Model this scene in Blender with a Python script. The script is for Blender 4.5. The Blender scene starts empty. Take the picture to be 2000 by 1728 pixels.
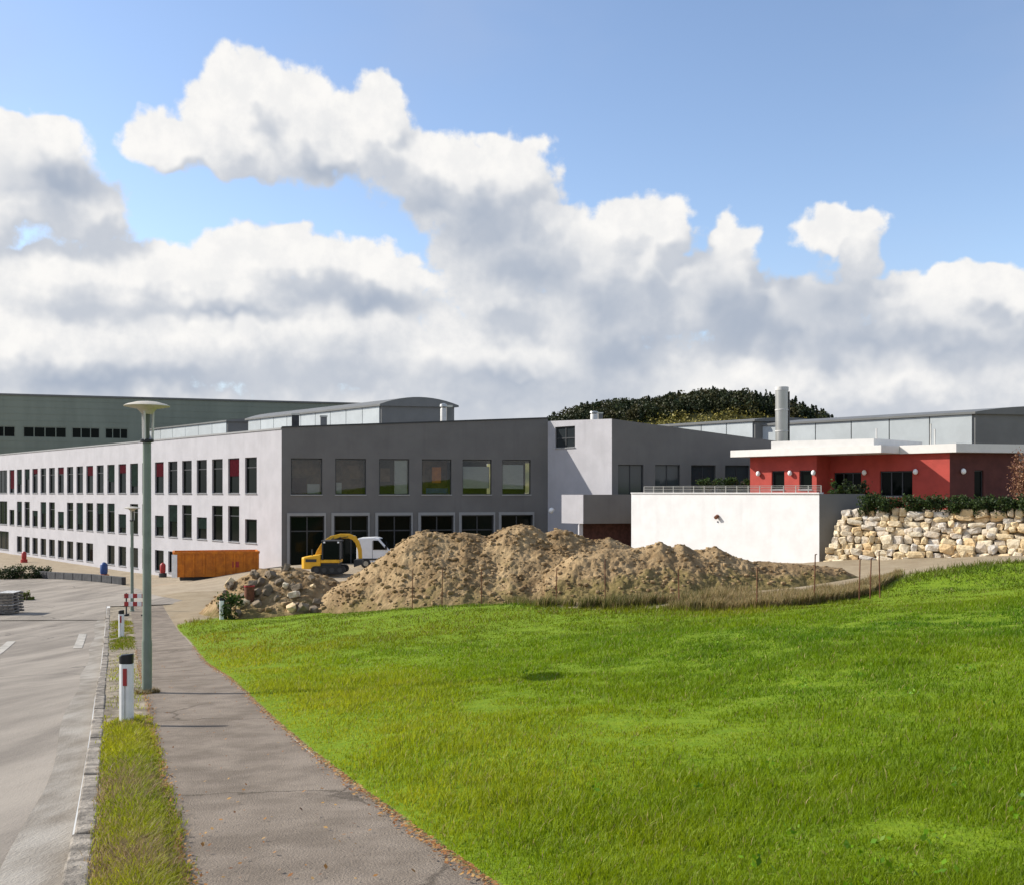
import bpy, math, random
import numpy as np
from mathutils import Vector, noise as mnoise

# ------------------------------------------------------------------ camera, sky, sun, exposure
scene = bpy.context.scene
COL = scene.collection
R = math.radians
F = 2000.0            # focal length in photograph pixels (photograph 2000 x 1728)
CZ = 8.0              # camera height in the world; the low yard is near 1
cam = bpy.data.cameras.new('camera'); camo = bpy.data.objects.new('camera', cam); COL.objects.link(camo)
camo.location = (0, 0, CZ); camo.rotation_euler = (R(90), 0, 0)
cam.sensor_width = 36; cam.lens = 36.0; cam.shift_y = 97/2000.0; cam.clip_start = .1; cam.clip_end = 6000
scene.camera = camo
scene.render.resolution_x = 1024; scene.render.resolution_y = 884
vs = scene.view_settings
vs.view_transform = 'Standard'; vs.look = 'None'; vs.exposure = 0.35; vs.gamma = 1.0; vs.use_curve_mapping = False

SUN_AZ = Vector((-.97, .24, 0)).normalized(); SUN_EL = R(32)
sd = Vector((SUN_AZ.x*math.cos(SUN_EL), SUN_AZ.y*math.cos(SUN_EL), math.sin(SUN_EL)))
sun = bpy.data.lights.new('sun', 'SUN'); sun.energy = 5.0; sun.angle = R(.5); sun.color = (1, .95, .87)
suno = bpy.data.objects.new('sun', sun); COL.objects.link(suno); suno.location = (-30, 0, 60)
suno.rotation_euler = (-sd).to_track_quat('-Z', 'Y').to_euler()

world = bpy.data.worlds.new('World'); scene.world = world; world.use_nodes = True

class NT:
    """small helper for node arithmetic"""
    def __init__(s, tree): s.t = tree; s.n = tree.nodes; s.l = tree.links
    def put(s, sock, v):
        if isinstance(v, bpy.types.NodeSocket): s.l.new(v, sock)
        elif v is not None: sock.default_value = v
    def m(s, op, a, b=None, c=None, clamp=False):
        n = s.n.new('ShaderNodeMath'); n.operation = op; n.use_clamp = clamp
        s.put(n.inputs[0], a); s.put(n.inputs[1], b); s.put(n.inputs[2], c); return n.outputs[0]
    def v(s, op, a, b=None, scale=None):
        n = s.n.new('ShaderNodeVectorMath'); n.operation = op
        s.put(n.inputs[0], a); s.put(n.inputs[1], b)
        if scale is not None: s.put(n.inputs['Scale'], scale)
        return n.outputs['Value'] if op in ('LENGTH', 'DOT_PRODUCT') else n.outputs[0]
    def noise(s, vec, scale, detail=4, rough=.5, dist=0, out='Fac', dim='3D'):
        n = s.n.new('ShaderNodeTexNoise'); n.noise_dimensions = dim
        s.put(n.inputs['Vector'], vec); n.inputs['Scale'].default_value = scale
        n.inputs['Detail'].default_value = detail; n.inputs['Roughness'].default_value = rough
        n.inputs['Distortion'].default_value = dist
        return n.outputs[out]
    def mix(s, f, a, b, typ='MIX'):
        n = s.n.new('ShaderNodeMix'); n.data_type = 'RGBA'; n.blend_type = typ
        s.put(n.inputs[0], f)
        for sk, v in ((n.inputs[6], a), (n.inputs[7], b)):
            s.put(sk, v if isinstance(v, bpy.types.NodeSocket) else (tuple(v) + (1,))[:4])
        return n.outputs[2]
    def step(s, x, lo, hi, a=0.0, b=1.0, smooth=True):
        n = s.n.new('ShaderNodeMapRange'); n.interpolation_type = 'SMOOTHSTEP' if smooth else 'LINEAR'
        s.put(n.inputs[0], x); n.inputs[1].default_value = lo; n.inputs[2].default_value = hi
        n.inputs[3].default_value = a; n.inputs[4].default_value = b; return n.outputs[0]

def azel(px, py):
    u = (px-1000)/F; v = (961-py)/F
    return math.atan(u), math.atan2(v, math.hypot(1, u))

def build_sky():
    t = world.node_tree; t.nodes.clear(); k = NT(t)
    out = t.nodes.new('ShaderNodeOutputWorld'); bg = t.nodes.new('ShaderNodeBackground')
    t.links.new(bg.outputs[0], out.inputs[0]); bg.inputs['Strength'].default_value = .15
    sky = t.nodes.new('ShaderNodeTexSky'); sky.sky_type = 'NISHITA'; sky.sun_disc = False
    sky.sun_elevation = SUN_EL; sky.sun_rotation = math.atan2(SUN_AZ.x, SUN_AZ.y)
    sky.altitude = 500; sky.air_density = 1.0; sky.dust_density = .6; sky.ozone_density = 1.5
    tc = t.nodes.new('ShaderNodeTexCoord')
    d = k.v('NORMALIZE', tc.outputs['Generated'])
    sx = t.nodes.new('ShaderNodeSeparateXYZ'); t.links.new(d, sx.inputs[0])
    X, Y, Z = sx.outputs
    az = k.m('ARCTAN2', X, Y); el = k.m('ARCSINE', Z)
    cx = t.nodes.new('ShaderNodeCombineXYZ'); t.links.new(az, cx.inputs[0]); t.links.new(el, cx.inputs[1])
    P = cx.outputs[0]
    # heaps of cumulus: (px, py, rx, ry) of the photograph turned into directions
    B = [(480,170,80,60),(560,205,95,85),(430,225,80,65),(335,280,85,50),(470,285,130,62),(600,260,140,90),(720,255,95,85),(735,195,42,42),
         (800,310,120,80),(890,330,105,70),(985,320,75,55),(1010,370,80,70),(880,400,120,70),(960,470,140,100),(970,570,110,80),
         (1060,440,70,60),(1120,520,140,120),(1150,620,180,120),
         (1195,420,62,55),(1290,440,85,70),(1245,505,95,85),(1345,545,70,60),(1380,590,150,110),
         (1440,475,62,52),(1440,540,70,60),(1500,600,85,60),(1560,640,190,110),
         (1645,450,82,52),(1690,515,62,62),(1750,595,85,62),(1850,650,170,100),(1970,600,110,70),(1900,555,90,36),
         (40,330,150,85),(150,400,105,75),(20,400,160,70),(60,260,60,42),
         (570,500,170,62),(330,540,300,72),(120,530,230,52),(700,530,160,60),(480,650,560,160),(1000,720,520,120),(1650,740,600,110),(60,680,320,170)]
    # warp shared by both looks at the field
    w1 = k.v('SUBTRACT', k.noise(P, 7, 1, .5, 0, 'Color', '2D'), (.5, .5, .5))
    w2 = k.v('SUBTRACT', k.noise(P, 30, 2, .55, 0, 'Color', '2D'), (.5, .5, .5))
    W = k.v('ADD', k.v('SCALE', w1, scale=.032), k.v('SCALE', w2, scale=.034))
    heap = k.m('SUBTRACT', k.m('MULTIPLY', k.noise(k.v('MULTIPLY', P, (1, 1.7, 1)), 3.2, 2, .5, 0, 'Fac', '2D'), 4.4), 2.45)
    aside = k.m('MAXIMUM', k.step(k.m('ABSOLUTE', az), .48, .62), k.step(el, .46, .6))
    def field(p, detail):
        q = k.v('ADD', p, W); acc = None
        for (px, py, rx, ry) in B:
            a, e = azel(px, py); ix, iy = F/rx, F/ry
            n = k.n.new('ShaderNodeVectorMath'); n.operation = 'MULTIPLY_ADD'; k.put(n.inputs[0], q)
            n.inputs[1].default_value = (ix, iy, 0); n.inputs[2].default_value = (-a*ix, -e*iy, 0)
            b = k.v('LENGTH', n.outputs[0])
            acc = b if acc is None else k.m('SMOOTH_MIN', acc, b, .20)
        acc = k.m('MAXIMUM', k.m('SUBTRACT', 1.0, acc), -1.2)
        # the same kind of cloud goes on all round the horizon and in heaps above it
        s = k.n.new('ShaderNodeSeparateXYZ'); k.l.new(q, s.inputs[0])
        oth = k.m('MAXIMUM', k.m('MULTIPLY_ADD', s.outputs[1], -5.0, .95), heap)
        acc = k.m('MULTIPLY_ADD', k.m('SUBTRACT', oth, acc), aside, acc)
        acc = k.m('MAXIMUM', acc, k.m('MULTIPLY_ADD', s.outputs[1], -6.5, 1.0))
        fb = k.m('SUBTRACT', k.noise(p, 17, detail, .62, 0, 'Fac', '2D'), .5)
        return k.m('MULTIPLY_ADD', fb, 1.05, acc), k.m('MULTIPLY_ADD', fb, .42, acc)
    f0, g0 = field(P, 8)
    f1, g1 = field(k.v('ADD', P, (-.020, .034, 0)), 3)
    alpha = k.step(f0, -.05, .24)
    D = k.m('SUBTRACT', g0, g1)                              # how much cloud stands between here and the sun
    # deep, shaded bodies of the heaps (same directions as the heaps above)
    SH = [(860,405,95,42),(960,450,110,75),(1060,540,130,90),(1170,610,130,95),(1230,680,150,70),(1420,600,85,75),(1490,650,110,60),(1640,610,95,65),(1720,690,120,50),(1560,560,45,60),
          (130,360,120,40),(450,615,180,22),(700,600,120,30),(200,740,260,30),(1000,740,300,40),(1850,690,120,45),(640,320,80,26)]
    q = k.v('ADD', P, W); sh = None
    for (px, py, rx, ry) in SH:
        a, e = azel(px, py); ix, iy = F/rx, F/ry
        n = k.n.new('ShaderNodeVectorMath'); n.operation = 'MULTIPLY_ADD'; k.put(n.inputs[0], q)
        n.inputs[1].default_value = (ix, iy, 0); n.inputs[2].default_value = (-a*ix, -e*iy, 0)
        b = k.v('LENGTH', n.outputs[0]); sh = b if sh is None else k.m('SMOOTH_MIN', sh, b, .9)
    soft = k.noise(P, 9, 4, .55, 0, 'Fac', '2D')
    shade = k.step(k.m('MULTIPLY_ADD', soft, .9, k.m('SUBTRACT', .20, sh)), -.85, .90)
    oth_sh = k.step(soft, .42, .75, 0, .7)
    shade = k.m('MULTIPLY_ADD', k.m('SUBTRACT', oth_sh, shade), aside, shade)
    lit = k.step(k.m('MULTIPLY_ADD', soft, -.45, k.m('ADD', D, .20)), -.50, .46)
    lit = k.m('MULTIPLY', k.m('MULTIPLY_ADD', lit, .60, .40), k.m('MULTIPLY_ADD', shade, -.80, 1.0), clamp=True)
    fine = k.step(k.noise(P, 34, 4, .6, 0, 'Fac', '2D'), .30, .72, .86, 1.0)
    lit = k.m('MULTIPLY', lit, fine)
    cc = k.mix(lit, (1.85, 2.2, 2.8), (5.1, 5.02, 4.9))
    blue = k.mix(1.0, sky.outputs[0], (1.13, 1.08, 1.08), 'MULTIPLY')
    veil = k.m('MULTIPLY', k.step(k.noise(k.v('MULTIPLY', P, (1, 2.2, 1)), 2.3, 4, .6, 0, 'Fac', '2D'), .38, .85), .35)
    blue = k.mix(veil, blue, (2.3, 2.8, 3.9))
    t.links.new(k.mix(alpha, blue, cc), bg.inputs['Color'])
    world.cycles.sampling_method = 'MANUAL'; world.cycles.sample_map_resolution = 256
build_sky()

# ------------------------------------------------------------------ materials
MATS = {}
def M(name, col, rough=.8, var=.12, scale=4, bump=0, bscale=30, metal=0, spec=.4, col2=None, detail=6, rnd=0, streak=None, crack=0, stain=0):
    m = bpy.data.materials.new(name); m.use_nodes = True; t = m.node_tree; k = NT(t)
    p = t.nodes['Principled BSDF']
    p.inputs['Roughness'].default_value = rough; p.inputs['Metallic'].default_value = metal
    p.inputs['Specular IOR Level'].default_value = spec
    g = t.nodes.new('ShaderNodeNewGeometry'); pos = g.outputs['Position']
    if streak: pos = k.v('MULTIPLY', pos, streak)
    lo = tuple(c*(1-var) for c in col); hi = tuple(min(1, c*(1+var)) for c in (col2 or col))
    nz = k.step(k.noise(pos, scale, detail, .6), .3, .7)
    c = k.mix(nz, lo, hi)
    if rnd:
        oi = t.nodes.new('ShaderNodeObjectInfo')
        c = k.mix(k.m('MULTIPLY', oi.outputs['Random'], rnd), c, tuple(x*.55 for x in col))
    if crack:
        vz = t.nodes.new('ShaderNodeTexVoronoi'); vz.feature = 'DISTANCE_TO_EDGE'; vz.inputs['Scale'].default_value = crack
        gp = k.v('ADD', k.v('MULTIPLY', g.outputs['Position'], (1, 1, 0)), k.v('SCALE', k.noise(g.outputs['Position'], 1.3, 4, .6, 0, 'Color'), scale=.9))
        t.links.new(gp, vz.inputs['Vector'])
        cm = k.m('MULTIPLY', k.step(vz.outputs['Distance'], .004, .016, 1, 0), k.step(k.noise(g.outputs['Position'], .35, 2, .5), .48, .6))
        c = k.mix(k.m('MULTIPLY', cm, .6), c, tuple(x*.3 for x in col))
        c = k.mix(k.step(k.noise(g.outputs['Position'], 60, 3, .8), .50, .72, 0, .45), c, tuple(min(1, x*1.9) for x in col))
    if stain:
        sp_ = k.v('MULTIPLY', g.outputs['Position'], (1.1, 1.1, .10))
        c = k.mix(k.step(k.noise(sp_, 1.6, 5, .65), .48, .80, 0, stain), c, tuple(x*.55 for x in col))
    t.links.new(c, p.inputs['Base Color'])
    if bump:
        b = t.nodes.new('ShaderNodeBump'); b.inputs['Strength'].default_value = bump; b.inputs['Distance'].default_value = .05
        t.links.new(k.noise(pos, bscale, 5, .6), b.inputs['Height']); t.links.new(b.outputs[0], p.inputs['Normal'])
    MATS[name] = m; return m

M('white_plaster', (.435, .422, .435), .85, .06, .7, .15, 25, stain=.22)
M('bright_plaster', (.68, .67, .655), .85, .05, 1.2, .1, 25, stain=.15)
M('shaded_plaster', (.150, .144, .136), .8, .08, .5, .1, 25, stain=.25)  # the pale office plaster again, shade of the fronts put into the colour
M('grey_trim', (.27, .27, .265), .7, .06, 2)
M('dark_trim', (.035, .037, .04), .5, .1, 3)
M('sill_metal', (.55, .56, .57), .4, .05, 3, metal=.6)
M('hall_green', (.205, .23, .18), .6, .08, .6, streak=(1, 1, .2))
M('hall_grey', (.15, .15, .142), .6, .08, .6)
M('light_panel', (.47, .50, .50), .45, .06, .8, rnd=.25)
M('roof_gravel', (.25, .24, .23), .95, .2, 3, .4, 20)
M('metal', (.43, .42, .38), .35, .1, 1.5, metal=.7, streak=(1, 1, .2))
M('white_metal', (.58, .56, .52), .5, .06, 2)
M('shaded_red', (.10, .032, .026), .85, .15, 1.5, .15, 30)  # red of the house with the end wall's shade put into the colour
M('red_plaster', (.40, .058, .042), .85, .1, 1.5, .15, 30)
M('white_fascia', (.70, .67, .62), .6, .04, 2)
M('globe', (.9, .9, .87), .3, .02, 2)
M('asphalt_road', (.225, .195, .16), .95, .14, .8, .3, 60, col2=(.30, .262, .215), spec=.15, streak=(1.2, .16, 1), crack=.22)
M('asphalt_path', (.20, .163, .126), .95, .13, 1.6, .6, 60, col2=(.25, .207, .163), spec=.1, crack=.38)
M('asphalt_yard', (.22, .205, .185), .92, .2, .5, .3, 40)
M('road_paint', (.37, .34, .29), .9, .25, 3)
M('gutter', (.26, .225, .18), .95, .18, 1.3, .4, 30, col2=(.31, .282, .24), spec=.15, streak=(1.6, .5, 1))
M('concrete', (.165, .14, .11), .95, .4, 4, .7, 28, col2=(.27, .235, .19))
M('dark_concrete', (.05, .05, .052), .9, .3, 2, .3, 20)
M('soil', (.20, .15, .09), .95, .35, 1.4, .7, 12, col2=(.27, .21, .135))
M('verge_soil', (.19, .15, .095), .95, .35, 3, .7, 25, col2=(.27, .225, .16))
M('orange_paint', (.50, .135, .003), .5, .15, 2.5, col2=(.56, .17, .005), stain=.3)
M('rust', (.16, .06, .03), .85, .3, 8)
M('yellow_paint', (.75, .40, .02), .45, .1, 3)
M('black_rubber', (.02, .02, .02), .7, .2, 5)
M('black_plastic', (.012, .012, .014), .4, .1, 5)
M('white_plastic', (.80, .79, .76), .45, .08, 5)
M('rubble', (.24, .185, .125), .95, .35, 3, .6, 14, rnd=.9)
M('red_paint', (.36, .03, .028), .5, .1, 5)
M('blue_paint', (.03, .07, .22), .5, .2, 5)
M('van_white', (.80, .80, .80), .3, .03, 3, spec=.6)
M('lamp_green', (.17, .205, .16), .32, .12, 3, spec=.5)
M('lamp_tube', (.10, .11, .08), .4, .1, 3)
M('lamp_shade', (.50, .45, .36), .5, .1, 3)
M('timber', (.27, .24, .21), .9, .3, 4, .4, 30)
M('dark_room', (.05, .04, .035), .9, .3, 1)
M('brown_room', (.15, .09, .05), .9, .4, 2)
M('blind_white', (.55, .56, .55), .8, .08, 3, streak=(1, 1, 6))
M('blind_red', (.05, .004, .008), .9, .25, 5, spec=.03)
M('blind_green', (.009, .018, .014), .9, .3, 3, spec=.03)
M('brick_dark', (.07, .03, .025), .9, .3, 4)
M('stem', (.09, .065, .04), .95, .2, 8)
M('hill_soil', (.07, .08, .02), .95, .4, .05, col2=(.13, .11, .03))
M('green_sheet', (.09, .14, .05), .7, .25, 4)

def glassmat(name, tint, rough=.04, through=0.0, spec=.5):
    m = bpy.data.materials.new(name); m.use_nodes = True; t = m.node_tree; k = NT(t)
    p = t.nodes['Principled BSDF']; oi = t.nodes.new('ShaderNodeObjectInfo')
    c = k.mix(oi.outputs['Random'], tint, tuple(x*.35 for x in tint)); t.links.new(c, p.inputs['Base Color'])
    p.inputs['Roughness'].default_value = rough; p.inputs['Specular IOR Level'].default_value = spec
    if through:
        o = t.nodes['Material Output']; tr = t.nodes.new('ShaderNodeBsdfTransparent'); ms = t.nodes.new('ShaderNodeMixShader')
        tr.inputs[0].default_value = (.85, .87, .86, 1)
        fr = t.nodes.new('ShaderNodeFresnel'); fr.inputs[0].default_value = 1.5
        gl = t.nodes.new('ShaderNodeBsdfGlossy'); gl.inputs['Roughness'].default_value = .02
        t.links.new(fr.outputs[0], ms.inputs[0]); t.links.new(tr.outputs[0], ms.inputs[1]); t.links.new(gl.outputs[0], ms.inputs[2])
        t.links.new(ms.outputs[0], o.inputs[0])
    MATS[name] = m
glassmat('glass_dark', (.006, .010, .008), .06, 0, .07); glassmat('glass_clear', (.1, .1, .1), .02, 1); glassmat('glass_grey', (.05, .06, .065), .08)

def stonemat():
    m = bpy.data.materials.new('boulder'); m.use_nodes = True; t = m.node_tree; k = NT(t); p = t.nodes['Principled BSDF']
    p.inputs['Roughness'].default_value = .9; p.inputs['Specular IOR Level'].default_value = .25
    oi = t.nodes.new('ShaderNodeObjectInfo'); r = t.nodes.new('ShaderNodeValToRGB'); cr = r.color_ramp
    cr.elements[0].position = 0; cr.elements[0].color = (.60, .45, .25, 1); cr.elements[1].position = 1; cr.elements[1].color = (.64, .60, .53, 1)
    for pos, c in ((.2, (.72, .58, .36)), (.4, (.70, .50, .27)), (.6, (.72, .62, .44)), (.8, (.60, .51, .39))):
        e = cr.elements.new(pos); e.color = c + (1,)
    t.links.new(oi.outputs['Random'], r.inputs[0])
    g = t.nodes.new('ShaderNodeNewGeometry'); pos = g.outputs['Position']
    c = k.mix(k.step(k.noise(pos, 5, 6, .6), .45, .7, 0, .55), r.outputs[0], (.36, .24, .12))
    t.links.new(c, p.inputs['Base Color'])
    b = t.nodes.new('ShaderNodeBump'); b.inputs['Strength'].default_value = .6; b.inputs['Distance'].default_value = .08
    t.links.new(k.noise(pos, 9, 6, .6), b.inputs['Height']); t.links.new(b.outputs[0], p.inputs['Normal'])
    MATS['boulder'] = m
stonemat()

def leafmat(name, trans=.35, rough=.55):
    """colour comes from the leaf's own tint attribute"""
    m = bpy.data.materials.new(name); m.use_nodes = True; t = m.node_tree; t.nodes.clear()
    o = t.nodes.new('ShaderNodeOutputMaterial'); a = t.nodes.new('ShaderNodeAttribute'); a.attribute_name = 'tint'
    p = t.nodes.new('ShaderNodeBsdfPrincipled'); p.inputs['Roughness'].default_value = rough; p.inputs['Specular IOR Level'].default_value = .25
    tr = t.nodes.new('ShaderNodeBsdfTranslucent'); ms = t.nodes.new('ShaderNodeMixShader'); ms.inputs[0].default_value = trans
    t.links.new(a.outputs['Color'], p.inputs['Base Color']); t.links.new(a.outputs['Color'], tr.inputs['Color'])
    t.links.new(p.outputs[0], ms.inputs[1]); t.links.new(tr.outputs[0], ms.inputs[2]); t.links.new(ms.outputs[0], o.inputs[0])
    MATS[name] = m
leafmat('blade', .5); leafmat('leaf', .3); leafmat('needle', .12); leafmat('fallen', .1, .8)

def groundmat(name, attr, a1, a2, b1, b2, bump=.6, bscale=14):
    """two kinds of ground blended by where each lies (attribute)"""
    m = bpy.data.materials.new(name); m.use_nodes = True; t = m.node_tree; k = NT(t); p = t.nodes['Principled BSDF']
    p.inputs['Roughness'].default_value = .95; p.inputs['Specular IOR Level'].default_value = .15
    a = t.nodes.new('ShaderNodeAttribute'); a.attribute_name = attr
    g = t.nodes.new('ShaderNodeNewGeometry'); pos = g.outputs['Position']
    n = k.step(k.noise(pos, .9, 7, .65), .3, .7); n2 = k.step(k.noise(pos, 6, 5, .6), .3, .7)
    A = k.mix(n, a1, a2); Bc = k.mix(n2, b1, b2)
    f = k.step(k.m('ADD', a.outputs['Fac'], k.m('MULTIPLY', k.m('SUBTRACT', k.noise(pos, 2.5, 6, .65), .5), .9)), .3, .7)
    t.links.new(k.mix(f, A, Bc), p.inputs['Base Color'])
    b = t.nodes.new('ShaderNodeBump'); b.inputs['Strength'].default_value = bump; b.inputs['Distance'].default_value = .06
    t.links.new(k.noise(pos, bscale, 6, .65), b.inputs['Height']); t.links.new(b.outputs[0], p.inputs['Normal'])
    MATS[name] = m
groundmat('field_ground', 'grass', (.26, .20, .125), (.33, .265, .175), (.12, .20, .006), (.18, .25, .010))
groundmat('site_ground', 'grass', (.30, .24, .165), (.38, .31, .22), (.045, .075, .010), (.09, .11, .02))
groundmat('pile_earth', 'grass', (.185, .118, .056), (.41, .29, .155), (.125, .10, .032), (.23, .17, .07), 1.0, 9)

# ------------------------------------------------------------------ mesh helpers
ORIG = {}
def put(o, parent=None):
    COL.objects.link(o)
    if parent is not None: o.parent = parent
    return o
def tag(o, label=None, cat=None, group=None, kind=None):
    if label: o['label'] = label
    if cat: o['category'] = cat
    if group: o['group'] = group
    if kind: o['kind'] = kind
    return o
def thing(name, loc, label, cat, group=None):
    o = bpy.data.objects.new(name, None); o.empty_display_size = .3; COL.objects.link(o); o.location = loc
    ORIG[o] = Vector(loc); return tag(o, label, cat, group)
def org(p): return ORIG.get(p, Vector((0, 0, 0))) if p is not None else Vector((0, 0, 0))

class MB:
    """collects shapes in world coordinates; build() links them as one mesh object"""
    def __init__(s): s.v = []; s.f = []
    def add(s, vs_, fs):
        n = len(s.v); s.v += [Vector(v) for v in vs_]; s.f += [tuple(i+n for i in f) for f in fs]; return s
    def hexa(s, a, b):   # two quads, bottom and top, same winding (ccw from above)
        return s.add(list(a)+list(b), [(3,2,1,0),(4,5,6,7),(0,1,5,4),(1,2,6,5),(2,3,7,6),(3,0,4,7)])
    def box(s, c, size, ang=0):
        ca, sa = math.cos(ang), math.sin(ang); hx, hy, hz = (x/2 for x in size)
        q = [(-hx,-hy),(hx,-hy),(hx,hy),(-hx,hy)]
        P = [(c[0]+x*ca-y*sa, c[1]+x*sa+y*ca) for x, y in q]
        return s.hexa([(x, y, c[2]-hz) for x, y in P], [(x, y, c[2]+hz) for x, y in P])
    def prism(s, poly, z0, z1):
        n = len(poly); g = lambda z, i: z[i] if isinstance(z, (list, tuple)) else z
        vs_ = [(p[0], p[1], g(z0, i)) for i, p in enumerate(poly)] + [(p[0], p[1], g(z1, i)) for i, p in enumerate(poly)]
        fs = [tuple(range(n-1, -1, -1)), tuple(range(n, 2*n))] + [(i, (i+1) % n, (i+1) % n+n, i+n) for i in range(n)]
        return s.add(vs_, fs)
    def tube(s, a, b, r0, r1=None, n=10):
        a = Vector(a); b = Vector(b); r1 = r0 if r1 is None else r1
        d = (b-a).normalized(); u = d.orthogonal().normalized(); w = d.cross(u)
        ring = lambda c, r: [c + (u*math.cos(2*math.pi*i/n)+w*math.sin(2*math.pi*i/n))*r for i in range(n)]
        return s.add(ring(a, r0)+ring(b, r1), [(i, (i+1) % n, (i+1) % n+n, i+n) for i in range(n)] + [tuple(range(n-1,-1,-1)), tuple(range(n, 2*n))])
    def lathe(s, c, prof, n=16):
        vs_ = []; fs = []
        for r, z in prof:
            vs_ += [(c[0]+r*math.cos(2*math.pi*i/n), c[1]+r*math.sin(2*math.pi*i/n), c[2]+z) for i in range(n)]
        for j in range(len(prof)-1):
            fs += [(j*n+i, j*n+(i+1) % n, (j+1)*n+(i+1) % n, (j+1)*n+i) for i in range(n)]
        fs += [tuple(range(n-1,-1,-1)), tuple(range((len(prof)-1)*n, len(prof)*n))]
        return s.add(vs_, fs)
    def ball(s, c, r, n=12, sc=(1,1,1)):
        pr = []
        for j in range(n//2+1):
            a = -math.pi/2+math.pi*j/(n//2); pr.append((max(1e-3, r*math.cos(a)), r*math.sin(a)))
        k = len(s.v); s.lathe((0,0,0), pr, n)
        for i in range(k, len(s.v)): s.v[i] = Vector((c[0]+s.v[i].x*sc[0], c[1]+s.v[i].y*sc[1], c[2]+s.v[i].z*sc[2]))
        return s
    def mesh(s, name, mat, o=Vector((0,0,0)), smooth=False, bevel=0):
        me = bpy.data.meshes.new(name); me.from_pydata([v-o for v in s.v], [], s.f); me.update()
        if mat: me.materials.append(MATS[mat])
        if smooth: me.shade_smooth()
        return me
    def build(s, name, mat, parent=None, smooth=False, bevel=0):
        o = bpy.data.objects.new(name, s.mesh(name, mat, org(parent), smooth)); put(o, parent)
        if parent is not None: ORIG[o] = org(parent)
        if bevel:
            b = o.modifiers.new('bevel', 'BEVEL'); b.width = bevel; b.segments = 2; b.limit_method = 'ANGLE'
        if smooth:
            o.data.set_sharp_from_angle(angle=R(40))
        return o

def npmesh(name, V, loops, starts, mat, tint=None, attr=None, smooth=False):
    me = bpy.data.meshes.new(name); V = np.asarray(V, dtype=np.float32); loops = np.asarray(loops, dtype=np.int32).ravel()
    starts = np.asarray(starts, dtype=np.int32)
    me.vertices.add(len(V)); me.vertices.foreach_set('co', V.ravel())
    me.loops.add(len(loops)); me.loops.foreach_set('vertex_index', loops)
    me.polygons.add(len(starts)); me.polygons.foreach_set('loop_start', starts)
    me.update(calc_edges=True)
    if tint is not None:
        a = me.attributes.new('tint', 'FLOAT_COLOR', 'POINT')
        c = np.ones((len(V), 4), dtype=np.float32); c[:, :3] = tint; a.data.foreach_set('color', c.ravel())
    if attr is not None:
        for n_, val in attr.items():
            a = me.attributes.new(n_, 'FLOAT', 'POINT'); a.data.foreach_set('value', np.asarray(val, dtype=np.float32))
    if mat: me.materials.append(MATS[mat])
    if smooth: me.shade_smooth()
    o = bpy.data.objects.new(name, me); COL.objects.link(o); return o
def quads(n0, n1):
    """grid faces for (n0 x n1) vertices"""
    i, j = np.meshgrid(np.arange(n0-1), np.arange(n1-1), indexing='ij'); a = (i*n1+j).ravel()
    return np.stack([a, a+1, a+1+n1, a+n1], 1)
def gridobj(name, X, Y, Z, mat, attr=None, smooth=True, flip=False):
    n0, n1 = X.shape; q = quads(n0, n1)
    if flip: q = q[:, ::-1]
    V = np.stack([X.ravel(), Y.ravel(), Z.ravel()], 1)
    if attr: attr = {k_: v.ravel() for k_, v in attr.items()}
    return npmesh(name, V, q, np.arange(len(q))*4, mat, attr=attr, smooth=smooth)

# cheap value noise on arrays
_rs = np.random.RandomState(7); _T = _rs.rand(256, 256)
def vnoise(x, y):
    xi = np.floor(x).astype(int); yi = np.floor(y).astype(int); fx = x-xi; fy = y-yi
    fx = fx*fx*(3-2*fx); fy = fy*fy*(3-2*fy); g = lambda a, b: _T[a % 256, b % 256]
    return (g(xi,yi)*(1-fx)+g(xi+1,yi)*fx)*(1-fy)+(g(xi,yi+1)*(1-fx)+g(xi+1,yi+1)*fx)*fy
def fbm(x, y, o=4):
    s = 0; a = .5
    for i in range(o): s = s+a*(vnoise(x*2**i+17*i, y*2**i+5*i)-.5); a *= .5
    return s
def sstep(x, a, b):
    t_ = np.clip((x-a)/(b-a), 0, 1); return t_*t_*(3-2*t_)

# ------------------------------------------------------------------ terrain
XR = lambda z: 2.1-.38*z          # right edge of the footpath
XL = lambda z: .40-.38*z          # its left edge
XK = lambda z: -.30-.39*z         # roadside face of the kerb
XRL = lambda z: -5.6-.39*z        # far side of the road
_pz = [-15, 0, 6, 8, 14.5, 18, 26, 38, 50, 64, 80]; _ph = [.2, 1.7, 2.3, 2.58, 3.26, 3.5, 4.4, 5.25, 5.8, 6.4, 6.95]
CP = []
for z, h in zip(_pz, _ph):
    xc = 1.25-.38*z; CP += [(xc, z, h), (xc-6, z, h)]
    if z <= 38: CP += [(xc-16, z, h+.2)]
    if z <= 30: CP += [(xc+10, z, h-.87), (xc+20, z, h-1.7), (xc+32, z, h-2.6)]
CP += [(-8,37,4.75),(-1.8,36,3.95),(3.3,33.5,3.75),(8.9,31,3.15),(15.3,35,2.45),(19,39,2.55),(25,42,2.6),
       (-10,46,5.4),(-2,46,5.3),(6,44,4.9),(-17,70,5.35),(-5,70,5.35),(5,70,5.2),(14,48,4.25),(16,53.6,3.72),(20,51,3.45),(24.7,48,2.95),(30,44,2.7),(12,58,4.5),
       (-17,74,5.3),(-21,73,6.0),(-25,78,6.9),(-31,88,7.35),(-42,100,7.45),(-60,120,7.35),(-42,80,7.0),(-60,80,7.0),(-34,64,6.6),
       (40,60,4),(60,90,4),(0,140,6),(-120,60,7),(-120,160,7),(120,60,3),(120,160,5),(0,220,7),(-30,-15,.6),(40,-15,-1.5)]
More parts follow.
